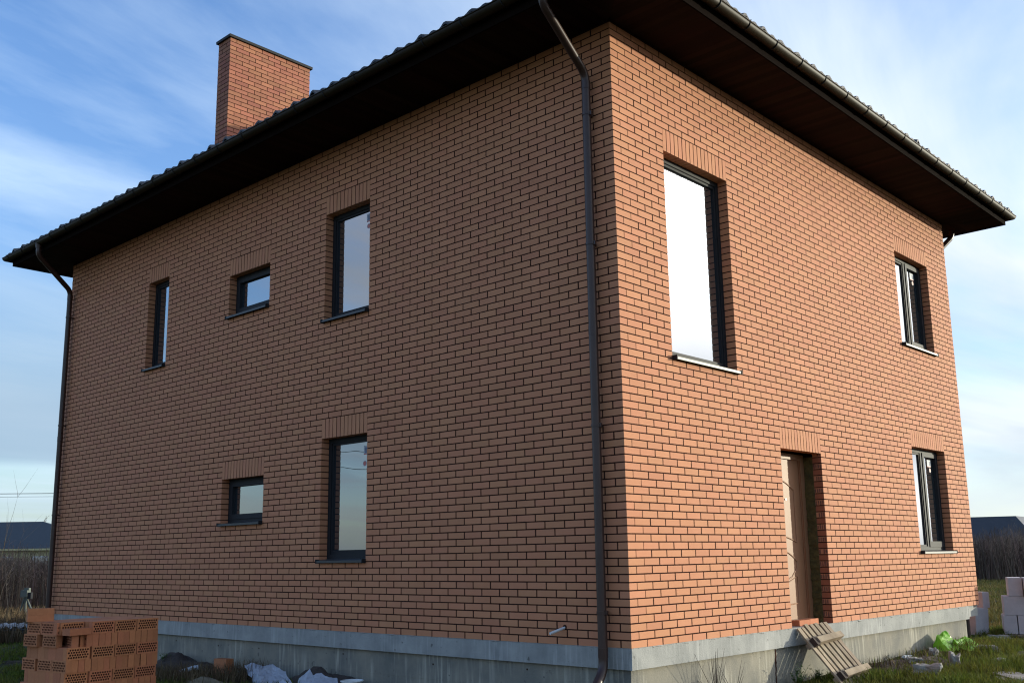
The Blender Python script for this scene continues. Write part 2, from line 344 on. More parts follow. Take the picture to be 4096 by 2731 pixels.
window(tr_, *RW['W6'], 'large bright window reflecting white sky', 'fixed')
window(tr_, *RW['W7'], 'two part window upstairs', 'double', [('label', 8.1, .08), ('disc', 8.2, .24)])
window(tr_, *RW['W8'], 'two part window downstairs', 'double', [('label', 8.1, .08), ('disc', 8.2, .24)])
# wall pieces behind the window frames (light block), door recess
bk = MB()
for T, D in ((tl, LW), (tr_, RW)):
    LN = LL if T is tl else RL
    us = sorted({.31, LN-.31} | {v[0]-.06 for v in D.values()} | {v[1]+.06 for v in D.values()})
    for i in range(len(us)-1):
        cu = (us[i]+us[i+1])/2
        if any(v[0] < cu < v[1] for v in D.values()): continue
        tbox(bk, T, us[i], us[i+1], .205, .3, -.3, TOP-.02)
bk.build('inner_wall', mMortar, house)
# ---- door
zt = lintel(tr_, *RW['D'][:2], RW['D'][3])
dr = MB()
DX = .27
tbox(dr, tr_, 3.08, 4.06, DX, DX+.05, .06, 2.0)
door = dr.build('door', mPeach, house, label='peach coloured metal entrance door with pressed panels')
df = MB()
tbox(df, tr_, 4.06, 4.16, DX-.025, DX+.07, .02, 2.07); tbox(df, tr_, 3.0, 3.08, DX-.025, DX+.07, .02, 2.07)
tbox(df, tr_, 3.08, 4.06, DX-.026, DX+.07, 2.0, 2.07)
tbox(df, tr_, 4.045, 4.062, DX-.012, DX, .06, 2.0)
df.build('door_frame', mPeach, door)
pn = MB()       # pressed ornament: arched upper panel, curved middle, square lower panel
def arc_pts(y0, y1, z0, z1, n=14, bulge=1): return [(-DX+.001, y0+(y1-y0)*i/n, z0+(z1-z0)*(math.sin(i/n*math.pi/2)**1.6)) for i in range(n+1)]
def curve(pts, r=.009): pn.tube(pts, r, 6)
top = [(-DX+.001, 3.2+.68*i/16, 1.78-.16*(i/16)**2.2) for i in range(17)]
curve(top); curve([(-DX+.001, 3.88, 1.62), (-DX+.001, 3.88, .98)])
curve([(-DX+.001, 3.2+.68*i/16, 1.08-.1*(i/16)**2) for i in range(17)])
curve([(-DX+.001, 3.2+.66*i/16, .93-.16*(i/16)**3-.03) for i in range(17)]); curve([(-DX+.001, 3.86, .74), (-DX+.001, 3.83, .66), (-DX+.001, 3.7, .56), (-DX+.001, 3.45, .50), (-DX+.001, 3.2, .47)])
curve([(-DX+.001, 3.3, .44), (-DX+.001, 3.6, .5), (-DX+.001, 3.84, .57), (-DX+.001, 3.84, .25), (-DX+.001, 3.3, .22)])
pn.build('pressed_panel', mPeach, door)
pp = MB(); pp.tube([(-DX+.012, 3.66, 1.5), (-DX-.01, 3.66, 1.5)], .011, 12); pp.build('peephole', mMetal, door)
th = MB(); tbox(th, tr_, 3.05, 4.12, .22, .34, .0, .058); th.build('threshold', mMetal, door)
ins = MB()
for i in range(28):
    z = .0+i*.073
    if z > 2.03: break
    tbox(ins, tr_, 4.15+rnd.uniform(-.012,.012), 4.3, .121, DX-.027, z, z+.072)
ins.build('insulation', mWool, house, label='exposed yellow brown mineral wool beside the door')
jb = MB()
for c in range(28):
    z = c*H; zz1 = min(z+H-JT, zt-.002)
    if zz1 < z+.01: break
    if c % 2 == 0: tbox(jb, tr_, 4.158, 4.17, .004, .122, z, zz1, 0)
    else:
        tbox(jb, tr_, 4.166, 4.18, .01, .122, z, zz1, 1)
        for q in range(4): tbox(jb, tr_, 4.157+rnd.uniform(0,.003), 4.17, .008+q*.029+rnd.uniform(0,.004), .03+q*.029, z+rnd.uniform(0,.01), zz1-rnd.uniform(0,.012), 1)
jb.build('jamb', [mSolidB, mHollow], house, label='raw brick jamb with toothed broken bricks')
lb = MB(); tbox(lb, tr_, 3.08, 4.28, .121, .34, zt+.0-.005+.02, zt+.2); lb.build('door_head', mMortar, house)
fl = MB(); tbox(fl, tr_, 3.05, 4.3, -.0, .3, -.14, -.004); 
HOLES = [(-6.15,-.29), (-7.15,-.30), (-4.35,-.27), (-1.35,-.27), (-2.75,-.30), (-8.3,-.28)]
# ---- foundation
fd = MB()
YB = 8.86
def lumpy(T, u0, u1, z0, z1, n):     # band whose top edge carries squeezed mortar
    pass
fd.box((-LL, .0015, -.198), (-.0, YB, -.0015)); fd.v = [(x, y, z) for x, y, z in fd.v]
fnd = fd.build('foundation', mBand, house, label='grey concrete foundation band above recessed stained plinth')
rg = MB(); rg.box((-LL+.02, YB, -.17), (-.03, RL-.02, -.003)); rg.build('rough_end', mBand, fnd)
pl = MB(); pl.box((-LL+.04, .045, -1.4), (-.05, YB-.02, -.199)); pl.build('plinth', mPlinth, fnd)
for (hx_, hz_) in HOLES:
    hb = MB(); hb.tube([(hx_, .0435, hz_), (hx_, .05, hz_)], .011, 8); hb.build('tie_hole', mMortar, fnd)
sm = MB()
for (a_, b_, z_) in ((-9.5,-5.2,-.475), (-4.6,-1.0,-.46)): sm.box((a_, .0425, z_), (b_, .0449, z_+.006))
sm.build('formwork_seam', mPlinth, fnd)
ck = MB(); zs_ = [-.2-.03*i for i in range(30)]; vs = []
for i, z in enumerate(zs_):
    yy = 2.78-.002*i+.018*mn.noise((i*.6, 2, 0)); w_ = .012+.012*abs(mn.noise((i*.9, 5, 0)))
    vs += [(-.0475, yy-w_, z), (-.0475, yy+w_, z)]
ck.add(vs, [(2*i, 2*i+1, 2*i+3, 2*i+2) for i in range(len(zs_)-1)]); ck.build('crack', mMortar, fnd)
for T, LN in ((tl, LL), (tr_, YB)):      # ragged lip of squeezed mortar under the first course
    lm = MB(); n = int(LN/.018); vs = []
    for i in range(n+1):
        u = .004+(LN-.01)*i/n; a_ = max(0, mn.noise((u*6, 3, 1))+.15)*.03+max(0, mn.noise((u*30, 9, 1)))*.022
        if T is tl: a_ *= .55
        if T is tr_ and 3.05 < u < 4.2: a_ = 0
        q = .0008+a_*.35
        vs += [T(u, .02, -.0008), T(u, -q*.5, -.0008), T(u, -q, -.001-a_*.5), T(u, .004, -.0015-a_)]
    lm.add(vs, [(4*i+j, 4*i+4+j, 4*i+5+j, 4*i+1+j) for i in range(n) for j in range(3)])
    lm.build('mortar_lip', mBand, fnd)
# ---- eaves
OV = .775; ZS = TOP+.004
def side(s):    # local eave frames: (start,end along wall incl. overhang, map(along,out,z))
    return {'r': (lambda a, o, z: (o, a, z), 0, RL), 'l': (lambda a, o, z: (-a, -o, z), 0, LL),
            'b': (lambda a, o, z: (-a, RL+o, z), 0, LL), 'w': (lambda a, o, z: (-LL-o, a, z), 0, RL)}[s]
sf = MB(); fa = MB()
for s in 'rlbw':
    T, a0, a1 = side(s); u = a0-OV+.001
    while u < a1+OV:
        v = min(u+.1, a1+OV-.001)-.006
        def q0(x): return max(0, a0-x, x-a1)      # mitre at the corners
        if v > u+.002:
            o_a, o_b = q0(u), q0(v)
            if min(o_a, o_b) < OV:
                z = ZS; vs = [T(u, min(o_a, OV), z), T(v, min(o_b, OV), z), T(v, OV, z), T(u, OV, z)]
                sf.add(vs, [(0,1,2,3)], 0, rnd.random())
        u += .1
    sf.add([T(a0, 0, ZS+.012), T(a1, 0, ZS+.012), T(a1+OV, OV, ZS+.012), T(a0-OV, OV, ZS+.012)], [(0,1,2,3)], 0, .2)
    o = OV; 
    A = (a0-OV-.02, a1+OV+.02)
    fa.add([T(A[0], o, ZS-.02), T(A[1], o, ZS-.02), T(A[1], o+.018, ZS-.02), T(A[0], o+.018, ZS-.02), T(A[0], o, ZS+.17), T(A[1], o, ZS+.17), T(A[1], o+.018, ZS+.17), T(A[0], o+.018, ZS+.17)],
           [(0,3,2,1),(4,5,6,7),(0,1,5,4),(3,7,6,2)], 0)
sf.build('soffit', mSoffit, house); fa.build('fascia', mFascia, house)
GZ = ZS+.135; GR = .066; GO = OV+.018+GR+.012
for s in 'rlbw':
    T, a0, a1 = side(s); g = MB(); n = 12; e0, e1 = a0-GO+.0, a1+GO
    def prof(r): return [(GO-r*math.cos(math.pi*i/n), GZ-r*math.sin(math.pi*i/n)) for i in range(n+1)]
    po, pi_ = prof(GR), prof(GR-.004)
    vs = []
    for pr in (po, pi_):
        for (o, z) in pr:
            k_ = o-GO
            vs += [T(e0-k_*1.0, o, z), T(e1+k_*1.0, o, z)]
    m2 = 2*(n+1)
    fs = [(2*i, 2*i+1, 2*i+3, 2*i+2) for i in range(n)] + [(m2+2*i, m2+2*i+2, m2+2*i+3, m2+2*i+1) for i in range(n)]
    fs += [(2*n, 2*n+1, m2+2*n+1, m2+2*n), (0, m2, m2+1, 1)]
    g.add(vs, fs, 0, .5, True)
    g.tube([T(e0-GR, GO+GR, GZ+.004), T(e1+GR, GO+GR, GZ+.004)], .009, 8)
    go = g.build('gutter', mGutter, house)
    a = a0-GO+.35
    while a < a1+GO:
        b = MB(); pts = [T(a, GO-(GR+.004)*math.cos(math.pi*i/10), GZ-(GR+.004)*math.sin(math.pi*i/10)) for i in range(11)]
        pts = [T(a, GO-GR-.004, GZ+.05)]+pts+[T(a, GO+GR+.012, GZ+.018)]
        b.tube(pts, .006, 6)
        if s in 'rl': b.build('gutter_bracket', mFrame, go)
        a += .6
# ---- roof: wavy metal tile sheet over four hips
rf = MB(); PIT = .40; E = OV+.12; x0, x1, y0, y1 = -LL-E, E, -E, RL+E
xs = np.arange(x0, x1+.02, .04); ys = np.arange(y0, y1+.02, .04); ZR = ZS+.18
def rz(x, y):
    d = [(y-y0, x), (y1-y, x), (x1-x, y), (x-x0, y)]; dd, al = min(d, key=lambda q: q[0]); dd = max(dd, 0)
    wv = .022*(math.sin(al*2*math.pi/.2)) + .014*math.sin(al*2*math.pi/.4+.6)
    wv *= 1+1.1*mn.noise((x*1.4, y*1.4, 4)); wv += .008*mn.noise((x*6, y*6, 8))
    st = (dd % .35)/.35
    return ZR + dd*PIT + wv + .022*(1-st)
nxr = len(xs)
rf.add([(x, y, rz(x, y)) for y in ys for x in xs], [(j*nxr+i, j*nxr+i+1, (j+1)*nxr+i+1, (j+1)*nxr+i) for j in range(len(ys)-1) for i in range(nxr-1)], sm=True)
rf.add([(x, y, rz(x, y)-.03) for y in ys for x in xs], [(j*nxr+i, j*nxr+i+1, (j+1)*nxr+i+1, (j+1)*nxr+i) for j in range(len(ys)-1) for i in range(nxr-1) if j < 4 or i < 4 or j > len(ys)-6 or i > nxr-6], sm=True)
NT = len(xs)*len(ys)
edge = []
for i in range(nxr-1): edge.append((i, i+1, NT+i+1, NT+i))
for j in range(len(ys)-1): edge += [((j+1)*nxr-1, (j+2)*nxr-1, NT+(j+2)*nxr-1, NT+(j+1)*nxr-1), (j*nxr, (j+1)*nxr, NT+(j+1)*nxr, NT+j*nxr)]
for f in edge: rf.f.append(f); rf.m.append(0); rf.t.append(.5); rf.sm.append(False)
roof = rf.build('roof', mTile, house)
# ---- chimney
CX1, CY0, CW, CL, CT = -8.75, .80, .38, 1.68, 9.84
rows = 38; zc = CT-rows*H
chim = MB()
for c in range(rows):
    za = zc+c*H; zb = za+H-JT; odd = c % 2
    def row(length, odd):
        out = []; u = 0; first = (.26 if odd else .13)-JT
        while u < length-.005:
            w = first if u == 0 else .26-JT; e = min(u+w, length); out.append((u, e)); u += w+JT
        return out
    def tq(): return min(1, max(0, rnd.gauss(.5,.28)))
    for k_, (a, b) in enumerate(row(CL, not odd)):
        if k_ == 0: continue            # corner bricks are added below as whole bricks
        for X in (CX1, CX1-CW+.12): chim.box((X-.12, CY0+a, za), (X, CY0+b, zb), 0, tq())
    for k_, (a, b) in enumerate(row(CW, odd)):
        dp = .12 if b-a > .2 else .25
        if k_ == 0: chim.box((CX1-b, CY0, za), (CX1, CY0+(.12 if b > .2 else .25), zb), 0, tq())
        else: chim.box((CX1-b, CY0, za), (CX1-a, CY0+dp, zb), 0, tq())
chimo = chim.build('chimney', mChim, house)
cm = MB(); cm.box((CX1-CW+.004, CY0+.004, zc), (CX1-.004, CY0+CL-.004, CT)); cm.build('mortar', mMortar, chimo)
cc = MB(); cc.box((CX1-CW-.035, CY0-.035, CT-.012), (CX1+.035, CY0+CL+.035, CT+.035)); cc.build('chimney_cap', mCap, chimo)
# ---- downpipes
def bend(pts, r=.12, n=6):
    out = [Vector(pts[0])]
    for i in range(1, len(pts)-1):
        p = Vector(pts[i]); a = (Vector(pts[i-1])-p).normalized(); b = (Vector(pts[i+1])-p).normalized()
        rr = min(r, (Vector(pts[i-1])-p).length*.45, (Vector(pts[i+1])-p).length*.45)
        A, B = p+a*rr, p+b*rr
        for k_ in range(n+1):
            tt = k_/n; out.append(A*(1-tt)**2+p*2*tt*(1-tt)+B*tt*tt)
    out.append(Vector(pts[-1])); return out
def downpipe(px, py, gx_, gy_, zlow, shoe, label, clamps):
    mb = MB()
    pts = [(gx_, gy_, GZ-.05), (gx_, gy_, GZ-.24), (px, py, 5.80), (px, py, zlow)]
    if shoe: pts += [(px+.02, py-.15, zlow-.14)]
    bp = bend(pts, .1)
    mb.tube(bp, .045, 20, cap=False)
    mb.tube([p for p in bp], .041, 20, cap=False)
    for z in (5.72, 3.1, .0): mb.tube([(px, py, z), (px, py, z-.09)], .048, 20)
    mb.tube([(gx_, gy_, GZ-.02), (gx_, gy_, GZ-.12)], [.062, .05], 16)
    d = mb.build('downpipe', mPipe, house, label=label)
    for z in clamps:
        c = MB(); c.tube([(px, py, z+.014), (px, py, z-.014)], .0505, 20)
        sy = 1 if py < 0 else -1
        c.box((px-.012, py+.04, z-.012), (px+.012, py+.12, z+.012)) if py < 0 else c.box((px-.012, py-.12, z-.012), (px+.012, py-.04, z+.012))
        c.box((px+.046, py-.012, z-.02), (px+.066, py+.012, z+.02))
        c.build('clamp', mPipe, d)
downpipe(-.27, -.085, -.17, -GO, -.2, True, 'brown downpipe on the near corner with a curved shoe', (5.35, 3.95, 2.1, .32))
downpipe(-12.46, -.085, -12.05, -GO, -.5, False, 'dark downpipe at the far end of the shaded wall', (5.3, 3.3, 1.7))
downpipe(-.25, RL+.085, -.02, RL+GO-.35, -.5, False, 'dark downpipe behind the far corner', (5.2,))
stub = MB(); stub.tube([(-.80, .03, .165), (-.81, -.04, .15), (-.83, -.19, .115)], .013, 12); stub.tube([(-.80, .004, .166), (-.80, -.004, .166)], .024, 12, m=1)
stub.build('pipe_stub', [mWhite, mMortar], house)
exec_after = None
# ================================================================ loose objects
def ground_at(x, y): return gh(x, y)
# ---- brick stack
mClay = material('hollow_clay_brick', (.50,.185,.08), .85, (.43,.15,.065), 18, .12, .001, 120)
mClayShade = material('brick_hole_shade', (.14,.045,.022), 1)  # same clay, darkened: shade inside the holes is put into the colour
def brick_mesh():
    mb = MB(); X, Y, Z = .125, .0325, .06
    mb.add([(-X,-Y,-Z),(X,-Y,-Z),(X,Y,-Z),(-X,Y,-Z),(-X,-Y,Z),(X,-Y,Z),(X,Y,Z),(-X,Y,Z)], [(0,3,2,1),(4,5,6,7),(1,2,6,5),(3,0,4,7)])
    for sy in (-1, 1):
        y = sy*Y; mx_, mz = .017, .012; nc, nr = 8, 4; cw = (2*X-2*mx_)/nc; ch = (2*Z-2*mz)/nr
        def P(x, z, yy=y): return (x, yy, z)
        mb.add([P(-X,-Z),P(X,-Z),P(X,-Z+mz),P(-X,-Z+mz)], [(0,1,2,3)]); mb.add([P(-X,Z-mz),P(X,Z-mz),P(X,Z),P(-X,Z)], [(0,1,2,3)])
        for r in range(nr):
            za = -Z+mz+r*ch; sh = (cw*.25 if r % 2 else -cw*.25)
            xa = -X+mx_+sh
            mb.add([P(-X,za),P(xa,za),P(xa,za+ch),P(-X,za+ch)], [(0,1,2,3)]); mb.add([P(xa+nc*cw,za),P(X,za),P(X,za+ch),P(xa+nc*cw,za+ch)], [(0,1,2,3)])
            for c in range(nc):
                cx_, cz_ = xa+(c+.5)*cw, za+.5*ch; rr = .0103
                sq = [(-1,-1),(0,-1),(1,-1),(1,0),(1,1),(0,1),(-1,1),(-1,0)]
                o = [P(cx_+a*cw/2, cz_+b*ch/2) for a, b in sq]
                i_ = []; 
                for q in range(8):
                    an = math.atan2(sq[q][1], sq[q][0]); i_.append((cx_+rr*math.cos(an), cz_+rr*math.sin(an)))
                vs = o+[P(a, b) for a, b in i_]+[P(a, b, y-sy*.025) for a, b in i_]
                mb.add(vs, [(q, (q+1) % 8, 8+(q+1) % 8, 8+q) for q in range(8)])
                mb.add(vs, [(8+q, 8+(q+1) % 8, 16+(q+1) % 8, 16+q) for q in range(8)]+[tuple(range(16, 24))], 1)
    return mb
bo = brick_mesh().build('hollow_brick', [mClay, mClayShade])
bmesh_list = [bo.data]
for i in range(5):
    me = bo.data.copy(); mm_ = mClay.copy(); 
    for n_ in mm_.node_tree.nodes:
        if n_.type == 'ATTRIBUTE':
            v_ = mm_.node_tree.nodes.new('ShaderNodeValue'); v_.outputs[0].default_value = (.1,.3,.55,.75,.95)[i]
            for l_ in list(n_.outputs['Fac'].links): mm_.node_tree.links.new(v_.outputs[0], l_.to_socket)
    me.materials[0] = mm_; bmesh_list.append(me)
SA = R(97); SC = Vector((-4.45, -3.29, 0)); sdx = Vector((math.cos(SA), math.sin(SA), 0)); sdy = Vector((-math.sin(SA), math.cos(SA), 0)); STZ = .27
used = [False]
ORD = ['top', 'second', 'third', 'fourth', 'fifth', 'sixth', 'seventh']
def put_brick(p, rot, label, group=None):
    if not used[0]: o = bo; used[0] = True
    else: o = bo.copy(); COL.objects.link(o)
    o.data = rnd.choice(bmesh_list); o.location = p; o.rotation_euler = rot
    tag(o, label=label, cat='brick', group=group)
    if not group and 'group' in o: del o['group']
    return o
def SP(a, b, z): return SC+sdx*a+sdy*b+Vector((0,0,z))
for ly in range(7):
    zc_ = STZ-.12*ly-.06; od = ly % 2
    if od == 0:          # long faces with the holes look forward
        offs = [0 if ly else .27]
        for dpt in range(11):
            for i in range(4):
                if 1 < dpt < 9 and 0 < i < 3 and ly > 0: continue
                if ly == 0 and dpt < 2 and i == 0: continue
                ov = (.012 if i > 1 else .0)+rnd.uniform(-.004,.006)
                ins_ = (.02 if (ly == 4 and i == 0) else 0)
                p = SP(.128+i*.259+(.012 if ly == 2 and i else 0), .033+dpt*.0665+rnd.uniform(-.003,.003)+(.03 if ly == 0 and dpt == 0 and i == 1 else 0)*0+ins_, zc_)
                nth = ['first','second','third','last'][i]; kth = ['front','second','third','fourth','fifth','sixth','seventh','eighth','ninth','tenth','rearmost'][dpt]
                if dpt == 0: lb_, gr_ = f'honeycomb-faced brick, {nth} from left, {ORD[ly]} layer of the stack', 'honeycomb-faced bricks of the stack'
                elif ly == 0: lb_, gr_ = f'top layer brick of the stack, {kth} row back, {nth} from the left', 'bricks in the top layer of the stack'
                elif i == 0: lb_, gr_ = f'brick edge on the shaded side, {kth} row back, {ORD[ly]} layer of the stack', 'brick edges on the shaded side of the stack'
                else: lb_, gr_ = f'hidden brick at the back of the {ORD[ly]} layer of the stack', f'hidden bricks, {ORD[ly]} layer'
                put_brick(p, (0, 0, SA+rnd.uniform(-.012,.012)), lb_, gr_)
    else:
        for i in range(15):
            for j in range(3):
                if 1 < i < 12 and j == 1: continue
                if ly == 1 and i < 3: continue
                pr_ = -.03 if (ly == 3 and j == 2 and i < 3) else 0
                jj = j*.256+.126
                if j == 2: jj += .05
                if ly == 1 and 2 < i < 5 and j == 0: jj += .0
                p = SP(.034+i*.0694+(.012 if i > 11 and ly == 3 else 0)+rnd.uniform(-.0015,.0015), jj+rnd.uniform(-.006,.010), zc_)
                nth = 'first second third fourth fifth sixth seventh eighth ninth tenth eleventh twelfth thirteenth fourteenth last last'.split()[i]
                if j == 0: lb_, gr_ = f'narrow brick end, {nth} from the left in the {ORD[ly]} layer of the stack', 'narrow brick ends of the stack'
                elif i == 0: lb_, gr_ = f'honeycomb face on the shaded side, {["","middle","rear"][j]} brick of the {ORD[ly]} layer', 'honeycomb faces on the shaded side'
                else: lb_, gr_ = f'hidden brick at the back of the {ORD[ly]} layer of the stack', f'hidden bricks, {ORD[ly]} layer'
                put_brick(p, (0, 0, SA+R(90)+rnd.uniform(-.012,.012)), lb_, gr_)
# shifted and loose bricks on the stack
put_brick(SP(.10, .19, STZ-.06), (0,0,SA), 'brick showing two rows of holes above the jutting flat brick', None)
put_brick(SP(.02, .34, STZ-.06), (0,0,SA+R(90)), 'top layer brick at the near corner, its holes on the shaded side')
put_brick(SP(.02, .60, STZ-.06), (0,0,SA+R(90)), 'brick with its holes turned to the shaded side, rear of the top layer')
put_brick(SP(.12, .035, STZ-.12-.0325+.065+.0), (R(90),0,SA+.1), 'brick lying flat and jutting forward below the top layer at the near corner')
put_brick(SP(.02, .30, STZ-.18), (0,0,SA+R(90)), 'second layer brick set back at the near corner of the stack')
put_brick(SP(.13, .13, STZ-.18), (0,0,SA+R(72)), 'brick twisted out of line beside the gap in the second layer')
put_brick(SP(.0, .62, STZ-.18), (0,0,SA+R(90)), 'brick at the rear of the second layer, holes turned to the shaded side')
bl = SP(.08, .66, 0)
put_brick(Vector((bl.x, bl.y, STZ+.0325)), (R(90), 0, SA-.42), 'lower of two bricks lying flat on top of the stack')
put_brick(Vector((bl.x, bl.y, STZ+.0985)), (R(90), 0, SA-.44), 'upper of two bricks lying flat on top of the stack')
put_brick(SP(.20, .17, STZ-.18), (0,0,SA+R(90)), 'brick pushed back in the dark gap of the second layer')
# ---- more bricks on the ground
KB = Vector((-6.215, -.40, 0))+Vector((math.cos(R(188)), math.sin(R(188)), 0))*.125+Vector((math.cos(R(98)), math.sin(R(98)), 0))*.06
for q_, w_ in enumerate(('top', 'second', 'third', 'bottom')):
    put_brick((KB.x+rnd.uniform(-.004,.004), KB.y+rnd.uniform(-.004,.004), -.4325-.066*q_), (R(90),0,R(188)+rnd.uniform(-.03,.03)), f'{w_} brick of the small pile against the plinth behind the dry weeds')
put_brick((-8.2, -2.6, gh(-8.2,-2.6)+.03), (R(90),0,R(20)), 'brick lying in the grass left of the stack at the photo edge')
put_brick((.36, 8.5, gh(.36,8.5)+.02), (R(80),R(5),R(50)), 'pale orange brick half hidden in grass beside the green bag')
put_brick((-.13, 3.80, .035), (R(90),0,R(92)), 'red brick lying on the doorstep at the top of the wooden pallet')
put_brick((-.12, 3.56, .033), (R(90),0,R(86)), 'red brick on the doorstep beside the metal threshold')
# ---- wooden pallet
mWood = material('weathered_pallet_wood', (.33,.255,.175), .85, (.20,.145,.095), 6, .2, .002, 60, stretch=(1,1,1))
mDkWood = material('dark_brown_wood', (.05,.028,.02), .8, (.03,.02,.015), 9)  # dark brown tone for the blocks at the crossbar ends
A = Vector((.015, 3.17, .0)); B = Vector((.015, 3.89, .035)); V = Vector((.44, .22, -.52)).normalized(); Wd = (B-A).normalized(); V = (V-Wd*V.dot(Wd)).normalized(); Nn = Wd.cross(V)
if Nn.x < 0: Nn = -Nn
pal = empty('wooden_pallet', tuple(A), label='weathered wooden pallet leaning like a ramp against the doorstep', cat='pallet')
def padd(name, c, hx, hy, hz, m=mWood, tv=.5, axes=None):
    mb = MB(); X, Y, Z = axes or (V, Wd, Nn); c = Vector(c)-A
    n = 10; L_ = hx
    # slightly bowed and chipped board
    for i in range(n):
        a = -1+2*i/n; b = a+2/n
        vs = []
        for q, e in ((a, 0), (b, 1)):
            wob = .0012*math.sin(q*5+tv*20)
            for (yy, z_) in ((-1,-1),(1,-1),(1,1),(-1,1)): vs.append(c+X*q*L_+Y*(yy*hy+wob)+Z*(z_*hz+wob))
        fs = [(0,1,5,4),(1,2,6,5),(2,3,7,6),(3,0,4,7)]
        if i == 0: fs.append((0,3,2,1))
        if i == n-1: fs.append((4,5,6,7))
        mb.add(vs, fs, 0, tv)
    return mb.build(name, m, pal)
PL = .90; PWD = .74
for i, fr in enumerate((.05, .18, .33, .49, .65, .81, .95)):
    padd('slat', A+V*(PL/2+rnd.uniform(-.02,.02))+Wd*PWD*fr, PL/2, (.037 if i != 1 else .024)+rnd.uniform(-.003,.003), .010, tv=rnd.random())
for s_ in (.24, .70):
    padd('crossbar', A+V*s_+Wd*(PWD*.56)+Nn*.05, .31, .036, .038, tv=.6, axes=(Wd, V, Nn))
    padd('block', A+V*s_+Wd*(PWD*.10)+Nn*.04, .036, .05, .03, m=mDkWood, tv=.05, axes=(Wd, V, Nn))
    padd('crossbar', A+V*s_+Wd*(PWD*.5)-Nn*.03, .37, .03, .018, tv=.3, axes=(Wd, V, Nn))  # lower bar, added so the pallet casts a more solid shadow
# ---- sheets, bags, rubble
def crumple(name, mat_, c, sx, sy, h, peaks, seed, label, cat, n=26, rz_=0, thick=.004, fall=1.0):
    r_ = random.Random(seed); mb = MB(); vs = []
    ca, sa = math.cos(rz_), math.sin(rz_)
    for j in range(n+1):
        for i in range(n+1):
            u, v = i/n*2-1, j/n*2-1
            rad = 1+.22*mn.noise((math.atan2(v, u)*1.3, seed, 0))
            z = 0
            for (pu, pv, ph, pw) in peaks: z = max(z, ph*max(0, 1-(math.hypot(u-pu, v-pv)/pw))**1.0)
            rg_ = abs(mn.noise((u*2.3+seed, v*2.3, 1)))*.35 + abs(mn.noise((u*5+seed, v*5, 5)))*.15
            z = z*h*(1-.35*rg_) + h*rg_*.35*(1-max(abs(u), abs(v))**4)
            x = u*sx*rad+.03*mn.noise((u*3, v*3, seed+9)); y = v*sy*rad+.03*mn.noise((u*3, v*3, seed+19))
            vs.append((ca*x-sa*y, sa*x+ca*y, z+.005))
    mb.add(vs, [(j*(n+1)+i, j*(n+1)+i+1, (j+1)*(n+1)+i+1, (j+1)*(n+1)+i) for j in range(n) for i in range(n)], sm=False)
    return mb.build(name, mat_, None, loc=c, label=label, cat=cat)
mFilm = material('white_film', (.62,.66,.74), .35, (.5,.55,.64), 6, trans=.35)
mGreenBag = material('lime_green_film', (.31,.68,.035), .35, (.22,.55,.025), 7, trans=.5)
def fold_sheet(name, mat_, pts, faces, off, label, cat, n=7, amp=.028, amp2=.010):
    gm = MB(); off = Vector(off)
    for f_ in faces.split(','):
        a_, b_, c_ = [Vector(pts[q])-off for q in f_.split()]; idx = {}; vs = []
        for i in range(n+1):
            for j in range(n+1-i):
                p_ = a_+(b_-a_)*i/n+(c_-a_)*j/n; q_ = p_*9
                p_ = p_+Vector((mn.noise(q_), mn.noise(q_+Vector((7,0,0))), mn.noise(q_+Vector((0,9,0)))))*amp+Vector((mn.noise(q_*3), 0, mn.noise(q_*3+Vector((3,0,0)))))*amp2
                idx[(i, j)] = len(vs); vs.append(p_)
        fs = []
        for i in range(n):
            for j in range(n-i):
                fs.append((idx[i,j], idx[i+1,j], idx[i,j+1]))
                if i+j < n-1: fs.append((idx[i+1,j], idx[i+1,j+1], idx[i,j+1]))
        gm.add(vs, fs)
    return gm.build(name, mat_, loc=off, label=label, cat=cat)
fold_sheet('plastic_sheet', mFilm, {'A': (-5.961,-.3,-.48), 'B': (-5.842,-.28,-.428), 'C': (-5.725,-.25,-.449), 'D': (-5.609,-.22,-.463), 'E': (-5.482,-.2,-.442), 'F': (-5.336,-.2,-.461), 'G': (-5.162,-.22,-.508), 'H': (-4.97,-.28,-.575), 'I': (-4.842,-.35,-.64), 'J': (-5.751,-.38,-.53), 'K': (-5.547,-.45,-.591), 'L': (-5.432,-.5,-.67), 'M': (-5.433,-.42,-.51), 'N': (-5.254,-.34,-.548), 'O': (-4.9,-.5,-.66), 'P': (-5.17,-.56,-.66)},
    'A B J,B C J,C M J,C D M,J M K,K M P,K P L,D E M,E N M,E F N,F G N,G H N,H O N,H I O,M N P,N O P', (-5.4,-.3,-.55), 'crumpled bluish white plastic sheet right of the small brick pile', 'plastic sheet', amp=.022)
fold_sheet('plastic_sheet', mFilm, {'A': (-4.549,-.5,-.6), 'B': (-4.612,-.42,-.536), 'C': (-4.568,-.38,-.498), 'D': (-4.491,-.35,-.41), 'E': (-4.377,-.38,-.478), 'F': (-4.262,-.34,-.462), 'G': (-4.115,-.34,-.481), 'H': (-3.925,-.36,-.498), 'I': (-3.779,-.45,-.58), 'J': (-4.349,-.5,-.547), 'K': (-4.152,-.5,-.534), 'L': (-3.959,-.5,-.55), 'M': (-4.17,-.6,-.66), 'N': (-4.367,-.6,-.66), 'O': (-3.882,-.6,-.66)},
    'A B J,B C J,C D J,D E J,E K J,E F K,F G K,G L K,G H L,H I L,J K M,J M N,A J N,K L M,L O M,L I O', (-4.2,-.42,-.55), 'white plastic sheet with one sharp peak, in front of the dark soil mound', 'plastic sheet', amp=.02)
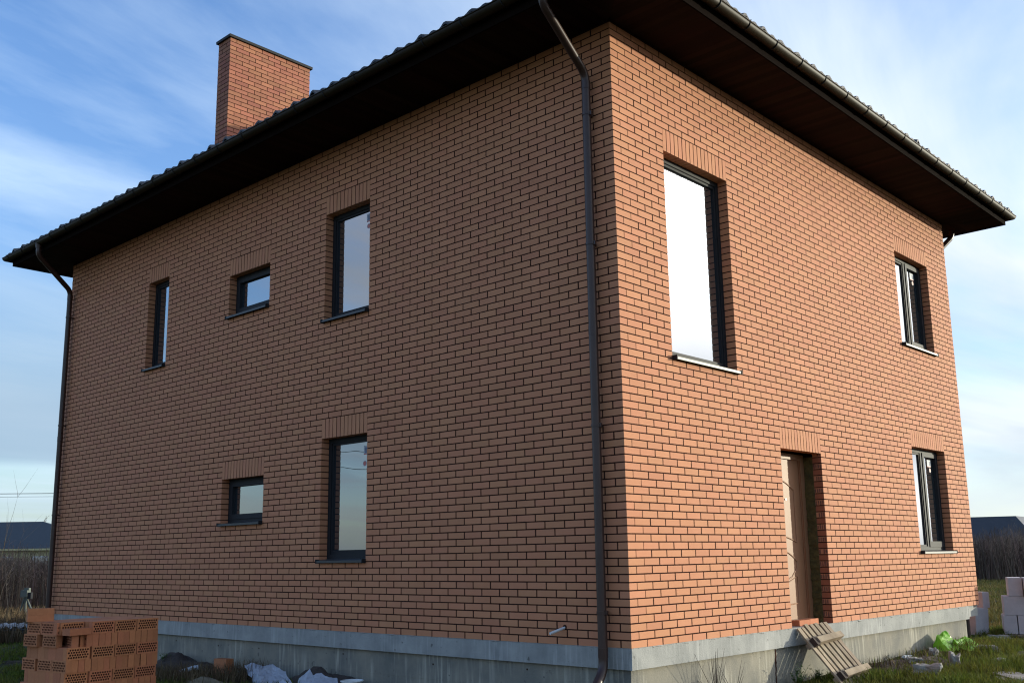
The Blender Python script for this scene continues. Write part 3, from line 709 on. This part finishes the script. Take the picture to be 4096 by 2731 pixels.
fold_sheet('plastic_sheet', mFilm, {'A': (-4.652,-.7,-.6), 'B': (-4.611,-.68,-.537), 'C': (-4.552,-.66,-.514), 'D': (-4.447,-.68,-.546), 'E': (-4.484,-.62,-.511), 'F': (-4.383,-.64,-.553), 'G': (-4.456,-.78,-.63), 'H': (-4.318,-.72,-.63), 'I': (-4.584,-.8,-.65)},
    'A B I,B C I,C G I,C D G,D E F,D F H,D H G', (-4.5,-.7,-.58), 'low crumpled white plastic at the bottom edge between two taller sheets', 'plastic sheet', amp=.015)
gp = dict(P1=(.12,7.48,-.28), L=(.08,7.22,-.35), BL=(.2,7.03,-.39), B1=(.3,6.85,-.52), M=(.2,7.54,-.42), S=(.3,7.32,-.38), D=(.42,7.2,-.5), RT=(.3,7.77,-.38), RTL=(.32,7.40,-.40), R=(.5,7.65,-.46), RB=(.55,7.1,-.52), F=(.42,6.86,-.53), P1r=(.1,7.79,-.46), LT=(.17,7.22,-.36), K1=(.02,7.5,-.55), K2=(.1,7.9,-.58), K3=(.35,7.9,-.58), K4=(.62,7.5,-.58), LB=(.05,7.05,-.55))
gf = 'P1 L LT,LT L BL,P1 LT M,LT BL M,BL B1 F,BL F M,P1 P1r M,M F D,S D RTL,RTL RT D,RT R RB,RT RB D,M S D,M P1r RTL,RTL S M,RTL P1r RT,P1 K1 P1r,L LB BL,BL LB B1,P1r K2 RT,RT K3 R,R K4 RB,L P1 K1,P1r K1 K2'.split(',')
gm = MB(); off = Vector((.25, 7.35, -.5))
for f_ in gf:
    a_, b_, c_ = [Vector(gp[q])-off for q in f_.split()]; n = 7; idx = {}; vs = []
    for i in range(n+1):
        for j in range(n+1-i):
            p_ = a_+(b_-a_)*i/n+(c_-a_)*j/n; q_ = p_*9
            p_ = p_+Vector((mn.noise(q_), mn.noise(q_+Vector((7,0,0))), mn.noise(q_+Vector((0,9,0)))))*.028+Vector((mn.noise(q_*3), 0, mn.noise(q_*3+Vector((3,0,0)))))*.010
            idx[(i, j)] = len(vs); vs.append(p_)
    fs = []
    for i in range(n):
        for j in range(n-i):
            fs.append((idx[i,j], idx[i+1,j], idx[i,j+1]))
            if i+j < n-1: fs.append((idx[i+1,j], idx[i+1,j+1], idx[i,j+1]))
    gm.add(vs, fs)
gm.build('green_bag', mGreenBag, loc=off, label='bright lime green crumpled plastic bag lying in grass by the plinth', cat='plastic bag')
mRub = material('rubble_concrete', (.34,.33,.30), .95, (.22,.21,.19), 12, bump=.006, bscale=50)
def chunk(c, s, seed, label, name='concrete_chunk', m=mRub, cat='rubble', group=None, rz_=0, tilt=0):
    import bmesh
    bm = bmesh.new(); bmesh.ops.create_cube(bm, size=2); bmesh.ops.subdivide_edges(bm, edges=bm.edges[:], cuts=7, use_grid_fill=True)
    for v in bm.verts:
        q = v.co.copy(); f = 1+.45*mn.noise(q*.9+Vector((seed*7.1, 0, 0)))+.22*mn.noise(q*2.3+Vector((0, seed*3.3, 0)))+.08*mn.noise(q*6)
        v.co = Vector((q.x*s[0], q.y*s[1], q.z*s[2]))*f*(1-.18*(q.length-1))
    me = bpy.data.meshes.new(name); bm.to_mesh(me); bm.free(); me.materials.append(m)
    a = me.attributes.new('tint', 'FLOAT', 'FACE')
    o = bpy.data.objects.new(name, me); COL.objects.link(o); o.location = c; o.rotation_euler = (tilt, tilt*.6, rz_)
    return tag(o, label=label, cat=cat, group=group)
def G(x, y, dz=0): return (x, y, gh(x, y)+dz)
chunk(G(.18, 9.62, .0), (.15,.10,.06), 1, 'angular grey concrete chunk in grass left of the white block stack', rz_=.7)
chunk(G(.40, 5.55, .05), (.10,.05,.04), 2, 'flat grey concrete piece lying on dark soil below the wall', rz_=1.0, tilt=.2)
chunk(G(.78, 5.9, .06), (.06,.06,.10), 3, 'small pointed grey stone standing up in the grass', rz_=.4, tilt=.3)
chunk(G(.95, 4.55, .05), (.13,.14,.09), 4, 'rough grey rubble heap nearest the foot of the wooden pallet', rz_=.3)
chunk(G(.35, 6.35, .05), (.05,.05,.06), 5, 'small pale stone upright on the soil between the pallet and green bag', tilt=.3)
chunk(G(1.75, 5.1, .015), (.42,.16,.022), 6, 'thin flat stone slab in the bottom right corner', name='stone_slab', cat='slab', rz_=2.2)
chunk(G(.62, 7.6, .03), (.14,.08,.05), 7, 'dark grey stone in grass just right of the green bag', rz_=.5)
chunk(G(.15, 5.95, .03), (.07,.03,.02), 8, 'thin white shard lying on soil against the plinth', m=mWhite, rz_=1.2)
chunk(G(1.15, 6.6, .01), (.10,.07,.05), 9, 'pale lump of mortar sunk in the grass at the right', rz_=.9)
mSoil = material('dark_soil', (.06,.042,.034), 1, (.03,.022,.018), 9, bump=.02, bscale=25)
def mound(c, sx, sy, h, seed, label, m=mSoil):
    mb = MB(); n = 26; vs = []
    for j in range(n+1):
        for i in range(n+1):
            u, v = i/n*2-1, j/n*2-1; r_ = math.hypot(u, v)
            z = h*max(0, 1-r_*r_)**1.2*(1+.5*mn.noise((u*2+seed, v*2, 0))+.25*mn.noise((u*7+seed, v*7, 0)))-.03
            vs.append((u*sx, v*sy, z))
    mb.add(vs, [(j*(n+1)+i, j*(n+1)+i+1, (j+1)*(n+1)+i+1, (j+1)*(n+1)+i) for j in range(n) for i in range(n)], sm=True)
    return mb.build('soil_mound', m, None, loc=c, label=label, cat='soil mound')
mSand = material('sandy_soil', (.2,.16,.10), 1, (.13,.10,.06), 12, bump=.01, bscale=40)
mound((-7.7, -.2, -.66), 1.1, .42, .24, 1, 'dark soil mound against the plinth right of the brick stack')
mound((-4.45, -.13, -.64), .85, .28, .20, 4, 'dark soil mound behind the peaked white plastic sheet')
mound((-3.1, -.15, -.64), .4, .28, .12, 6, 'small dark soil mound by the blue bottle')
mound((-5.75, -.92, -.64), .75, .2, .10, 9, 'long sandy ridge in front of the small brick pile', m=mSand)
mound((.35, 5.7, -.60), .5, 1.3, .10, 11, 'brown soil bank under the wall between pallet and green bag')
mb = MB(); mb.tube([(0,0,0), (.10,.05,.022), (.19,.10,.045)], [.012,.03,.034], 14); mb.tube([(.19,.10,.045),(.24,.125,.055)], [.034,.033], 14)
tb = mb.build('plastic_tube', material('pale_plastic', (.6,.66,.72), .4), loc=(-7.15,-.55,-.60), rot=(0,0,R(18)), label='short white plastic tube lying in front of the dark soil mound', cat='tube')
bkt = empty('white_bucket', (-3.80, -.25, -.66), label='white plastic bucket rim showing at the right end of the peaked white sheet', cat='bucket')
mb = MB(); mb.tube([(0,0,0),(0,0,.14)], [.10,.12], 24, cap=False); mb.tube([(0,0,0),(0,0,.005)], .1, 24); mb.build('bucket_body', mWhite, bkt)
mb = MB(); mb.tube([(.128*math.cos(a*math.pi/12), .128*math.sin(a*math.pi/12), .14) for a in range(25)], .008, 8); mb.build('rim', mWhite, bkt)
btl = empty('plastic_bottle', (-2.75, -.22, -.56), .6, label='blue plastic water bottle lying beside the plinth at the bottom edge', cat='bottle')
mb = MB(); mb.tube([(0,0,0),(.04,0,0),(.16,0,0),(.19,0,0),(.23,0,0)], [.03,.038,.038,.025,.012], 16); mb.build('bottle_body', material('blue_plastic', (.10,.42,.60), .15, spec=.8), btl)
mb = MB(); mb.tube([(.07,0,0),(.13,0,0)], .0388, 16); mb.build('bottle_label', mWhite, btl)
mb = MB(); mb.tube([(.23,0,0),(.25,0,0)], .014, 12); mb.build('bottle_cap', material('cap_blue', (.05,.2,.5), .4), btl)
# ---- aerated concrete blocks
mBlock = material('white_block', (.50,.46,.47), .9, (.43,.40,.41), 10, bump=.002, bscale=90)
def block(c, hx, hy, hz, rz_, label, tilt=(0,0), group=None):
    mb = MB(); X, Y, Z, b = hx, hy, hz, .006
    mb.box((-X,-Y,-Z+b), (X,Y,Z-b)); mb.box((-X+b,-Y+b,-Z), (X-b,Y-b,Z))
    return mb.build('concrete_block', mBlock, loc=c, rot=(tilt[0], tilt[1], rz_), label=label, cat='block', group=group)
BA = R(20); bx = Vector((math.cos(BA), math.sin(BA), 0)); byv = Vector((-math.sin(BA), math.cos(BA), 0))
B0 = Vector((.11, 10.07, -.50)); bh = .15
def bpos(a, row, dep=.3): return B0+bx*a+byv*dep+Vector((0,0,.30*row+.15))
for i in range(4): block(bpos(.105+.215*i, 0), .1, .3, .149, BA, f'white aerated block, number {i+1} from the left in the bottom row of the stack at the right edge' if 0 else ['leftmost white block in the bottom row of the stack at the right edge','second white block in the bottom row of the stack at the right edge','third white block in the bottom row of the stack, cut by the photo edge','last white block in the bottom row of the stack'][i])
block(bpos(.20+.03, 1), .2, .3, .149, BA, 'wide white block in the middle row of the right edge stack')
block(bpos(.20+.45, 1), .2, .3, .149, BA, 'white block at the photo edge in the middle row of the stack')
block(bpos(.23, 2), .105, .3, .149, BA, 'white block at the left of the top row of the right edge stack')
block(bpos(.46, 2, .2), .11, .3, .149, BA, 'white block at the photo edge in the top row of the stack')
bp_ = empty('block_pallet', tuple(B0+Vector((0,0,-.12))), BA, label='low dark wooden pallet under the white block stack', cat='pallet')
for i in range(3):
    mb = MB(); mb.box((-.02, .02+.25*i, 0), (.95, .12+.25*i, .09)); mb.build('bearer', mWood, bp_)
mb = MB(); mb.box((-.02, .0, .092), (.95, .62, .116)); mb.build('deck', mWood, bp_)
block((-.32, 10.15, -.36), .13, .10, .27, R(60), 'white block standing on end beside the far house corner', tilt=(.03,.04))
block((-.30, 10.35, .03), .07, .11, .13, R(62), 'small white block resting on top of the upright one by the house corner')
block((-.52, 9.75, -.40), .14, .12, .14, R(20), 'shaded block tucked under the far end of the foundation')
# ---- slabs and corrugated sheet at the left
mAsb = material('fibre_cement', (.34,.37,.40), .8, (.25,.28,.31), 9); mBlueS = material('blue_tarp', (.08,.16,.24), .5, (.05,.1,.16), 5)
LG = Vector((-15.75, .55, -.66))
mb = MB()
for q in range(2): mb.box((-.9+.85*q, -.3, 0), (-.07+.85*q, .3, .22))
mb.build('concrete_slab', mRub, loc=LG, rot=(0,0,R(40)), label='pair of weathered concrete slabs in the grass left of the brick stack', cat='slab')
mb = MB(); n = 60
vs = []
for j in range(2):
    for i in range(n+1): vs.append((-.85+1.7*i/n, -.32+.64*j, .025*math.sin(i/n*2*math.pi*9)))
vs += [(x, y, z-.008) for x, y, z in vs]
N2 = 2*(n+1)
mb.add(vs, [(i, i+1, n+2+i, n+1+i) for i in range(n)]+[(N2+i, N2+n+1+i, N2+n+2+i, N2+i+1) for i in range(n)]+[(i, N2+i, N2+i+1, i+1) for i in range(n)], sm=False)
mb.build('corrugated_sheet', mAsb, loc=LG+Vector((.0,0,.32)), rot=(R(3),0,R(38)), label='grey corrugated roofing sheet lying on the slabs', cat='roofing sheet')
mb = MB(); mb.box((-1.0,-.38,0),(.85,.36,.012)); mb.build('blue_panel', mBlueS, loc=LG+Vector((-.05,-.02,.245)), rot=(0,R(-1),R(41)), label='dark blue flat panel between the slabs and the corrugated sheet', cat='panel')
put_brick(LG+Vector((.72,.35,.40)), (R(90),0,R(35)), 'brick lying on the corrugated sheet behind the stack')
# ---- small pump on tripod legs
tp = empty('tripod_machine', (-22.8, 3.7, gh(-22.8,3.7)), R(42), label='grey green tripod stand with a dark motor box in dry grass', cat='machine')
mTP = material('grey_green_paint', (.12,.14,.12), .6, (.08,.09,.08), 12)
mb = MB(); mb.box((-.10,-.10,.62),(.08,.10,.80)); mb.box((-.03,-.06,.80),(.10,.06,.86)); mb.build('motor_box', mTP, tp)
mb = MB(); mb.box((.08,-.07,.58),(.17,.05,.74)); mb.build('cover', mFrame, tp)
for a_ in ((-.22,.05),(.02,.02),(.36,-.1)):
    mb = MB(); mb.tube([(0,0,.66),(a_[0],a_[1],0)], .028, 8); mb.build('leg', mTP, tp)
mb = MB(); mb.tube([(.36,-.1,.12),(.5,-.12,.12)], .09, 16); mb.build('wheel', mFrame, tp)
# ================================================================ far houses, trees, wire
def rayp(az_px, dist):  # horizontal direction of an image column, used once to lay out far things
    d = fw + rt*((az_px-2048)/4038.2); d.z = 0; d.normalize(); return Vector((CAM.x, CAM.y, 0))+d*dist
mRoofB = material('blue_grey_roof', (.022,.032,.042), .6, (.018,.026,.034), 3); mRoofG = material('grey_roof', (.045,.047,.052), .45, (.035,.037,.042), 3)
mYel = material('pale_yellow_render', (.5,.45,.24), .9, (.42,.38,.22), 2); mDarkW = material('dark_wall', (.06,.05,.045), .9)
def far_house(c, ang, Lx, Ly, ze, zr, ridge, mr, mw, label, windows=True, chimney=None):
    h = empty('far_house', (c.x, c.y, -.63), ang, label=label, cat='house')
    mb = MB(); mb.box((-Lx/2+.5, -Ly/2+.5, -.2), (Lx/2-.5, Ly/2-.5, ze)); mb.build('wall', mw, h)
    mb = MB(); a, b = Lx/2, Ly/2
    vs = [(-a,-b,ze),(a,-b,ze),(a,b,ze),(-a,b,ze),(ridge[0],0,zr),(ridge[1],0,zr),(-a,-b,ze-.18),(a,-b,ze-.18),(a,b,ze-.18),(-a,b,ze-.18)]
    mb.add(vs, [(0,1,5,4),(1,2,5),(2,3,4,5),(3,0,4),(6,7,1,0),(7,8,2,1),(8,9,3,2),(9,6,0,3),(9,8,7,6)]); rfo = mb.build('roof', mr, h)
    mb = MB(); mb.box((-a-.02,-b-.06,ze-.2),(a+.02,-b-.005,ze-.02)); mb.build('eave_board', mYel, h)
    if chimney:
        mb = MB(); mb.box((chimney-.35,-.4,zr-1),(chimney+.35,.4,zr+.8)); mb.build('chimney', mChim, rfo)
    if windows:
        x = -a+1.6
        while x < a-2:
            mb = MB(); ring(mb, lambda u, d, z: (u, -Ly/2+.5+d, z), x, x+1.5, 1.0, 2.3, .12, -.05, .02); w_ = mb.build('window', mWhite, h)
            mb = MB(); mb.box((x+.1,-b+.47,1.1),(x+1.4,-b+.52,2.2)); mb.build('pane', mGlass, w_)
            x += 3.4
    return h
c1 = rayp(60, 118); a1 = math.atan2(rt.y, rt.x)
far_house(c1, a1+.02, 26, 11, 3.05, 5.85, (-7,4.2), mRoofB, mYel, 'low house with dark blue hipped roof and pale yellow walls beyond the left scrub', chimney=-2.2)
c2 = rayp(3996, 90); dv = (c2-Vector((CAM.x, CAM.y, 0))).normalized(); lv = Vector((dv.y, -dv.x, 0))
fh2 = empty('far_house', (c2.x, c2.y, -.63), math.atan2(lv.y, lv.x), label='low house with dark grey pitched roof beyond the scrub at the right', cat='house')
rz1, rz0 = 3.49+.63, 1.57+.63
mb = MB(); mb.add([(-6,0,rz1),(0,0,rz1),(1.5,4,rz1-.08),(-6,4,rz1),(-7,-2,rz0),(1.36,-2,rz0),(5.2,6,rz0),(-7,6,rz0)], [(4,5,1,0),(5,6,2,1),(6,7,3,2),(7,4,0,3),(0,1,2,3),(7,6,5,4)])
mb.build('roof', mRoofG, fh2)
mb = MB(); mb.add([(-6.7,-1.7,-.2),(1.1,-1.7,-.2),(4.6,5.7,-.2),(-6.7,5.7,-.2),(-6.7,-1.7,rz0-.02),(1.1,-1.7,rz0-.02),(4.6,5.7,rz0-.02),(-6.7,5.7,rz0-.02)], [(0,1,5,4),(1,2,6,5),(2,3,7,6),(3,0,4,7)])
mb.build('wall', mDarkW, fh2)
mb = MB(); mb.box((-4.6,-2.03,rz0-.16),(-1.9,-1.98,rz0-.07)); mb.build('gutter', mMetal, fh2)
mBark = material('bare_bark', (.12,.095,.07), .95, (.08,.06,.05), 20)
def branch(mb, p, d, ln, r, dep, rr):
    n = 5; pts = [p]; q = p.copy(); dd = d.copy()
    for i in range(n):
        dd = (dd+Vector((rr.uniform(-.12,.12), rr.uniform(-.12,.12), rr.uniform(-.02,.1)))).normalized(); q = q+dd*ln/n; pts.append(q.copy())
    mb.tube(pts, [r*(1-.8*i/n) for i in range(n+1)], 5 if dep else 6, cap=False)
    if dep > 0:
        for i in range(rr.randint(4, 6)):
            k_ = rr.randint(1, n); a = rr.uniform(0, 2*math.pi)
            nd = (dd+Vector((math.cos(a), math.sin(a), .25))*rr.uniform(.5,.9)).normalized()
            branch(mb, pts[k_], nd, ln*rr.uniform(.35,.55), r*.45, dep-1, rr)
def bare_tree(c, h, r, dep, seed, label, lean=(0,0,1)):
    rr = random.Random(seed); t_ = empty('bare_tree', (c.x, c.y, -.65), label=label, cat='tree')
    mb = MB(); mb.tube([(0,0,0), (lean[0]*h*.2, lean[1]*h*.2, h*.35)], [r, r*.8], 8, cap=False); mb.build('trunk', mBark, t_)
    mb = MB(); branch(mb, Vector((lean[0]*h*.2, lean[1]*h*.2, h*.34)), Vector(lean).normalized(), h*.66, r*.8, dep, rr); mb.build('crown', mBark, t_)
    return t_
bare_tree(rayp(45, 30), 3.3, .011, 1, 5, 'slender leafless sapling rising in front of the blue roofed house', lean=(.05,.05,1))
bare_tree(rayp(62, 33), 2.5, .008, 1, 8, 'shorter leafless sapling leaning right beside the tall one', lean=(.2,.22,1))
bare_tree(rayp(205, 140), 5.7, .12, 3, 15, 'leafless tree far behind the blue roofed house, next to the downpipe')
bare_tree(Vector((-26, -34, 0)), 8, .16, 4, 31, 'leafless tree across the plot, seen only mirrored in the tall downstairs window')
bare_tree(Vector((-29, -31, 0)), 6.5, .14, 4, 36, 'second leafless tree across the plot, seen only mirrored in the glass')
wr_ = MB(); P1 = rayp(-900, 45); P2 = rayp(900, 42)
for dz, rr_ in ((2.62, .012), (2.5, .006)):
    wr_ = MB(); wr_.tube([(P1.x, P1.y, CAM.z+dz+(.15 if rr_ > .01 else .0)), ((P1.x+P2.x)/2, (P1.y+P2.y)/2, CAM.z+dz+.02), (P2.x, P2.y, CAM.z+dz+.1)], rr_, 6)
    wr_.build('overhead_wire', mFrame, label='upper dark overhead wire crossing the sky at the left' if rr_ > .01 else 'thin faint overhead wire just below the dark one', cat='wire')
for i_, z_ in enumerate((4.7, 5.4, 6.1)):
    wr_ = MB(); wr_.tube([Vector((-40, -12, z_+.8)).lerp(Vector((10, -34, z_)), q/12)-Vector((0,0,1.1*math.sin(math.pi*q/12))) for q in range(13)], .012, 6)
    wr_.build('overhead_wire', mFrame, label=['lowest','middle','highest'][i_]+' of three sagging wires across the plot, seen mirrored in the downstairs window', cat='wire')
# ================================================================ vegetation
mBlade = material('grass_blades', (.065,.12,.012), .8, (.15,.14,.03), 1.2, .45, trans=.35, spec=.2)
mDry = material('dry_stalks', (.17,.125,.07), .9, (.08,.055,.035), .8, .35, spec=.1)
mTwig = material('scrub_twigs', (.2,.145,.11), .95, (.09,.07,.06), .35, .6, spec=.1)
def blades(name, m, n, posf, h0, h1, w, lean, label, cat='grass', seg=2):
    mb = MB(); rr = random.Random(n)
    for i in range(n):
        q = posf(rr)
        if q is None: continue
        x, y, sc = q; h = rr.uniform(h0, h1)*sc; a = rr.uniform(0, 2*math.pi); l = rr.uniform(0, lean)*h; ww = w*rr.uniform(.6,1.4)
        pa = a+rr.uniform(1,2); dx, dy = math.cos(pa)*ww, math.sin(pa)*ww; lx, ly_ = math.cos(a)*l, math.sin(a)*l; z = gh(x, y)-.01 if abs(x) < 18 and abs(y) < 22 else -.66
        mb.add([(x-dx,y-dy,z),(x+dx,y+dy,z),(x+lx*.35+dx*.7,y+ly_*.35+dy*.7,z+h*.6),(x+lx*.35-dx*.7,y+ly_*.35-dy*.7,z+h*.6),(x+lx,y+ly_,z+h)], [(0,1,2,3),(3,2,4)], 0, rr.random())
    return mb.build(name, m, label=label, cat=cat, kind='stuff')
def clump(x, y, s=.9): return mn.noise((x*s, y*s, 7))
def posR(rr):
    x = rr.uniform(-.3, 5.5); y = rr.uniform(2.2, 13)
    if x < .08 and y < 9.4: return None
    c = clump(x, y, 1.1)
    soil = math.exp(-((x-.25)/.35)**2) if 4.2 < y < 7.2 else 0
    if c < -.12 or rr.random() < soil*.93: return None
    return x, y, .55+.9*max(0, c+.2)
blades('green_grass', mBlade, 90000, posR, .05, .17, .0055, 1.1, 'green and yellow grass on the sunny side of the house')
def posR2(rr):
    a = rr.uniform(3500, 4500); d = rr.uniform(20, 62); p_ = rayp(a, d)
    if p_.x < .2 and p_.y < 9.6: return None
    return p_.x, p_.y, .6+d/60+.5*clump(p_.x, p_.y, .4)
mField = material('field_grass', (.10,.11,.022), .85, (.20,.15,.06), .5, .45, trans=.2, spec=.1)
blades('green_grass', mField, 45000, posR2, .05, .14, .012, .8, 'sunlit yellow green grass field behind the white blocks')
def posL(rr):
    x = rr.uniform(-18, -3.3); y = rr.uniform(-4.6, -.02)
    c = clump(x, y, 1.3)
    if x < -12.7: y = rr.uniform(-4, 7)
    if -5.3 < x < -4.4 and -3.3 < y < -2.2: return None
    if c < -.2: return None
    return x, y, .5+.8*max(0, c+.2)
blades('green_grass', mBlade, 60000, posL, .04, .12, .005, 1.0, 'dark green grass in the shade left of the house')
def posD(rr):
    k_ = rr.random()
    if k_ < .6: return rr.gauss(-6.6,.45), rr.uniform(-1.1,-.1), 1
    if k_ < .8: return rr.gauss(-5.9,.2), rr.uniform(-.7,-.1), 1.2
    return rr.uniform(.02,.5), rr.uniform(4.5,7.4), .6
blades('dry_grass', mDry, 2600, posD, .08, .24, .004, .9, 'dry straw coloured weeds against the plinth')
def posF(rr):
    d = rr.uniform(22, 34); p_ = rayp(rr.uniform(-500, 300), d)
    return p_.x, p_.y, 1
blades('dry_grass', mDry, 26000, posF, .15, .42, .010, .6, 'pale dry grass in front of the left scrub')
def scrub(name, n, a0, a1, d0, d1, h0, h1, w, label, seed):
    mb = MB(); rr = random.Random(seed)
    for i in range(n):
        d = rr.uniform(d0, d1); p_ = rayp(rr.uniform(a0, a1), d); nzv = mn.noise((p_.x*.35, p_.y*.35, 2)); h = rr.uniform(h0, h1)*(1+.35*nzv)*(1 if rr.random() < .9 else 1.25)
        x, y = p_.x, p_.y; z = -.7; t_ = min(1, max(0, rr.gauss(.45+.5*nzv,.25))); lx, ly_ = rr.uniform(-.2,.2)*h, rr.uniform(-.2,.2)*h
        ax, ay = rt.x*w*rr.uniform(.5,1.3), rt.y*w*rr.uniform(.5,1.3)
        mb.add([(x-ax,y-ay,z),(x+ax,y+ay,z),(x+lx+ax*.3,y+ly_+ay*.3,z+h),(x+lx-ax*.3,y+ly_-ay*.3,z+h)], [(0,1,2,3)], 0, t_)
        for q in range(5):
            f = rr.uniform(.3,.95); bx_, by_, bz = x+lx*f, y+ly_*f, z+h*f; a = rr.uniform(0, 6.28); l = h*rr.uniform(.1,.28)
            ex, ey, ez = math.cos(a)*l, math.sin(a)*l, l*rr.uniform(.3,1.1)
            mb.add([(bx_-ax*.4,by_-ay*.4,bz),(bx_+ax*.4,by_+ay*.4,bz),(bx_+ex,by_+ey,bz+ez)], [(0,1,2)], 0, t_)
    return mb.build(name, mTwig, label=label, cat='scrub', kind='stuff')
scrub('dry_scrub', 9000, -600, 330, 33, 44, 1.2, 1.75, .014, 'tangled brown leafless scrub at the left of the house', 3)
scrub('dry_scrub', 9000, 3700, 4600, 56, 72, 1.5, 2.3, .02, 'dark leafless scrub at the right of the house', 4)
def weed(x, y, n, h, label, m, leafy=False, seed=1):
    rr = random.Random(seed); mb = MB()
    for i in range(n):
        a = rr.uniform(0, 6.28); l = rr.uniform(.1,.5)*h; hh = h*rr.uniform(.5,1)
        pts = [(0,0,0), (math.cos(a)*l*.4, math.sin(a)*l*.4, hh*.5), (math.cos(a)*l, math.sin(a)*l, hh)]
        mb.tube(pts, [.004,.003,.001], 5, cap=False)
        for q in range(10 if leafy else 5):
            f = rr.uniform(.3,1); c = Vector((math.cos(a)*l*f, math.sin(a)*l*f, hh*f)); b = rr.uniform(0,6.28); s_ = rr.uniform(.015,.04)*(1 if leafy else .7)
            e = Vector((math.cos(b), math.sin(b), rr.uniform(-.2,.9)))*s_; w_ = Vector((-math.sin(b), math.cos(b), 0))*s_*(.4 if leafy else .08)
            mb.add([c, c+e*.5+w_, c+e, c+e*.5-w_], [(0,1,2,3)], 0, rr.random())
    return mb.build('weed', m, loc=(x, y, gh(x, y)-.02), label=label, cat='weed')
mLeaf = material('weed_leaves', (.05,.11,.02), .7, (.08,.13,.03), 10, .3, trans=.3)
mDead = material('dead_stems', (.045,.028,.022), .95, (.03,.02,.016), 20)
weed(.10, 1.25, 16, .62, 'brown dead weed stems in front of the plinth between corner and door', mDead, seed=3)
weed(.14, 1.55, 5, .5, 'thin single dead stalk right of the dead weed', mDead, seed=13)
weed(.12, 2.95, 14, .30, 'green leafy weed at the plinth left of the pallet', mLeaf, True, 4)
weed(.2, 3.3, 12, .22, 'low green weed growing under the pallet', mLeaf, True, 5)
weed(-7.9, -.3, 12, .32, 'green weed on the dark soil mound by the brick stack', mLeaf, True, 6)
weed(-4.35, -.14, 9, .22, 'dark tangled weed on the soil mound behind the white sheet', mDead, False, 7)
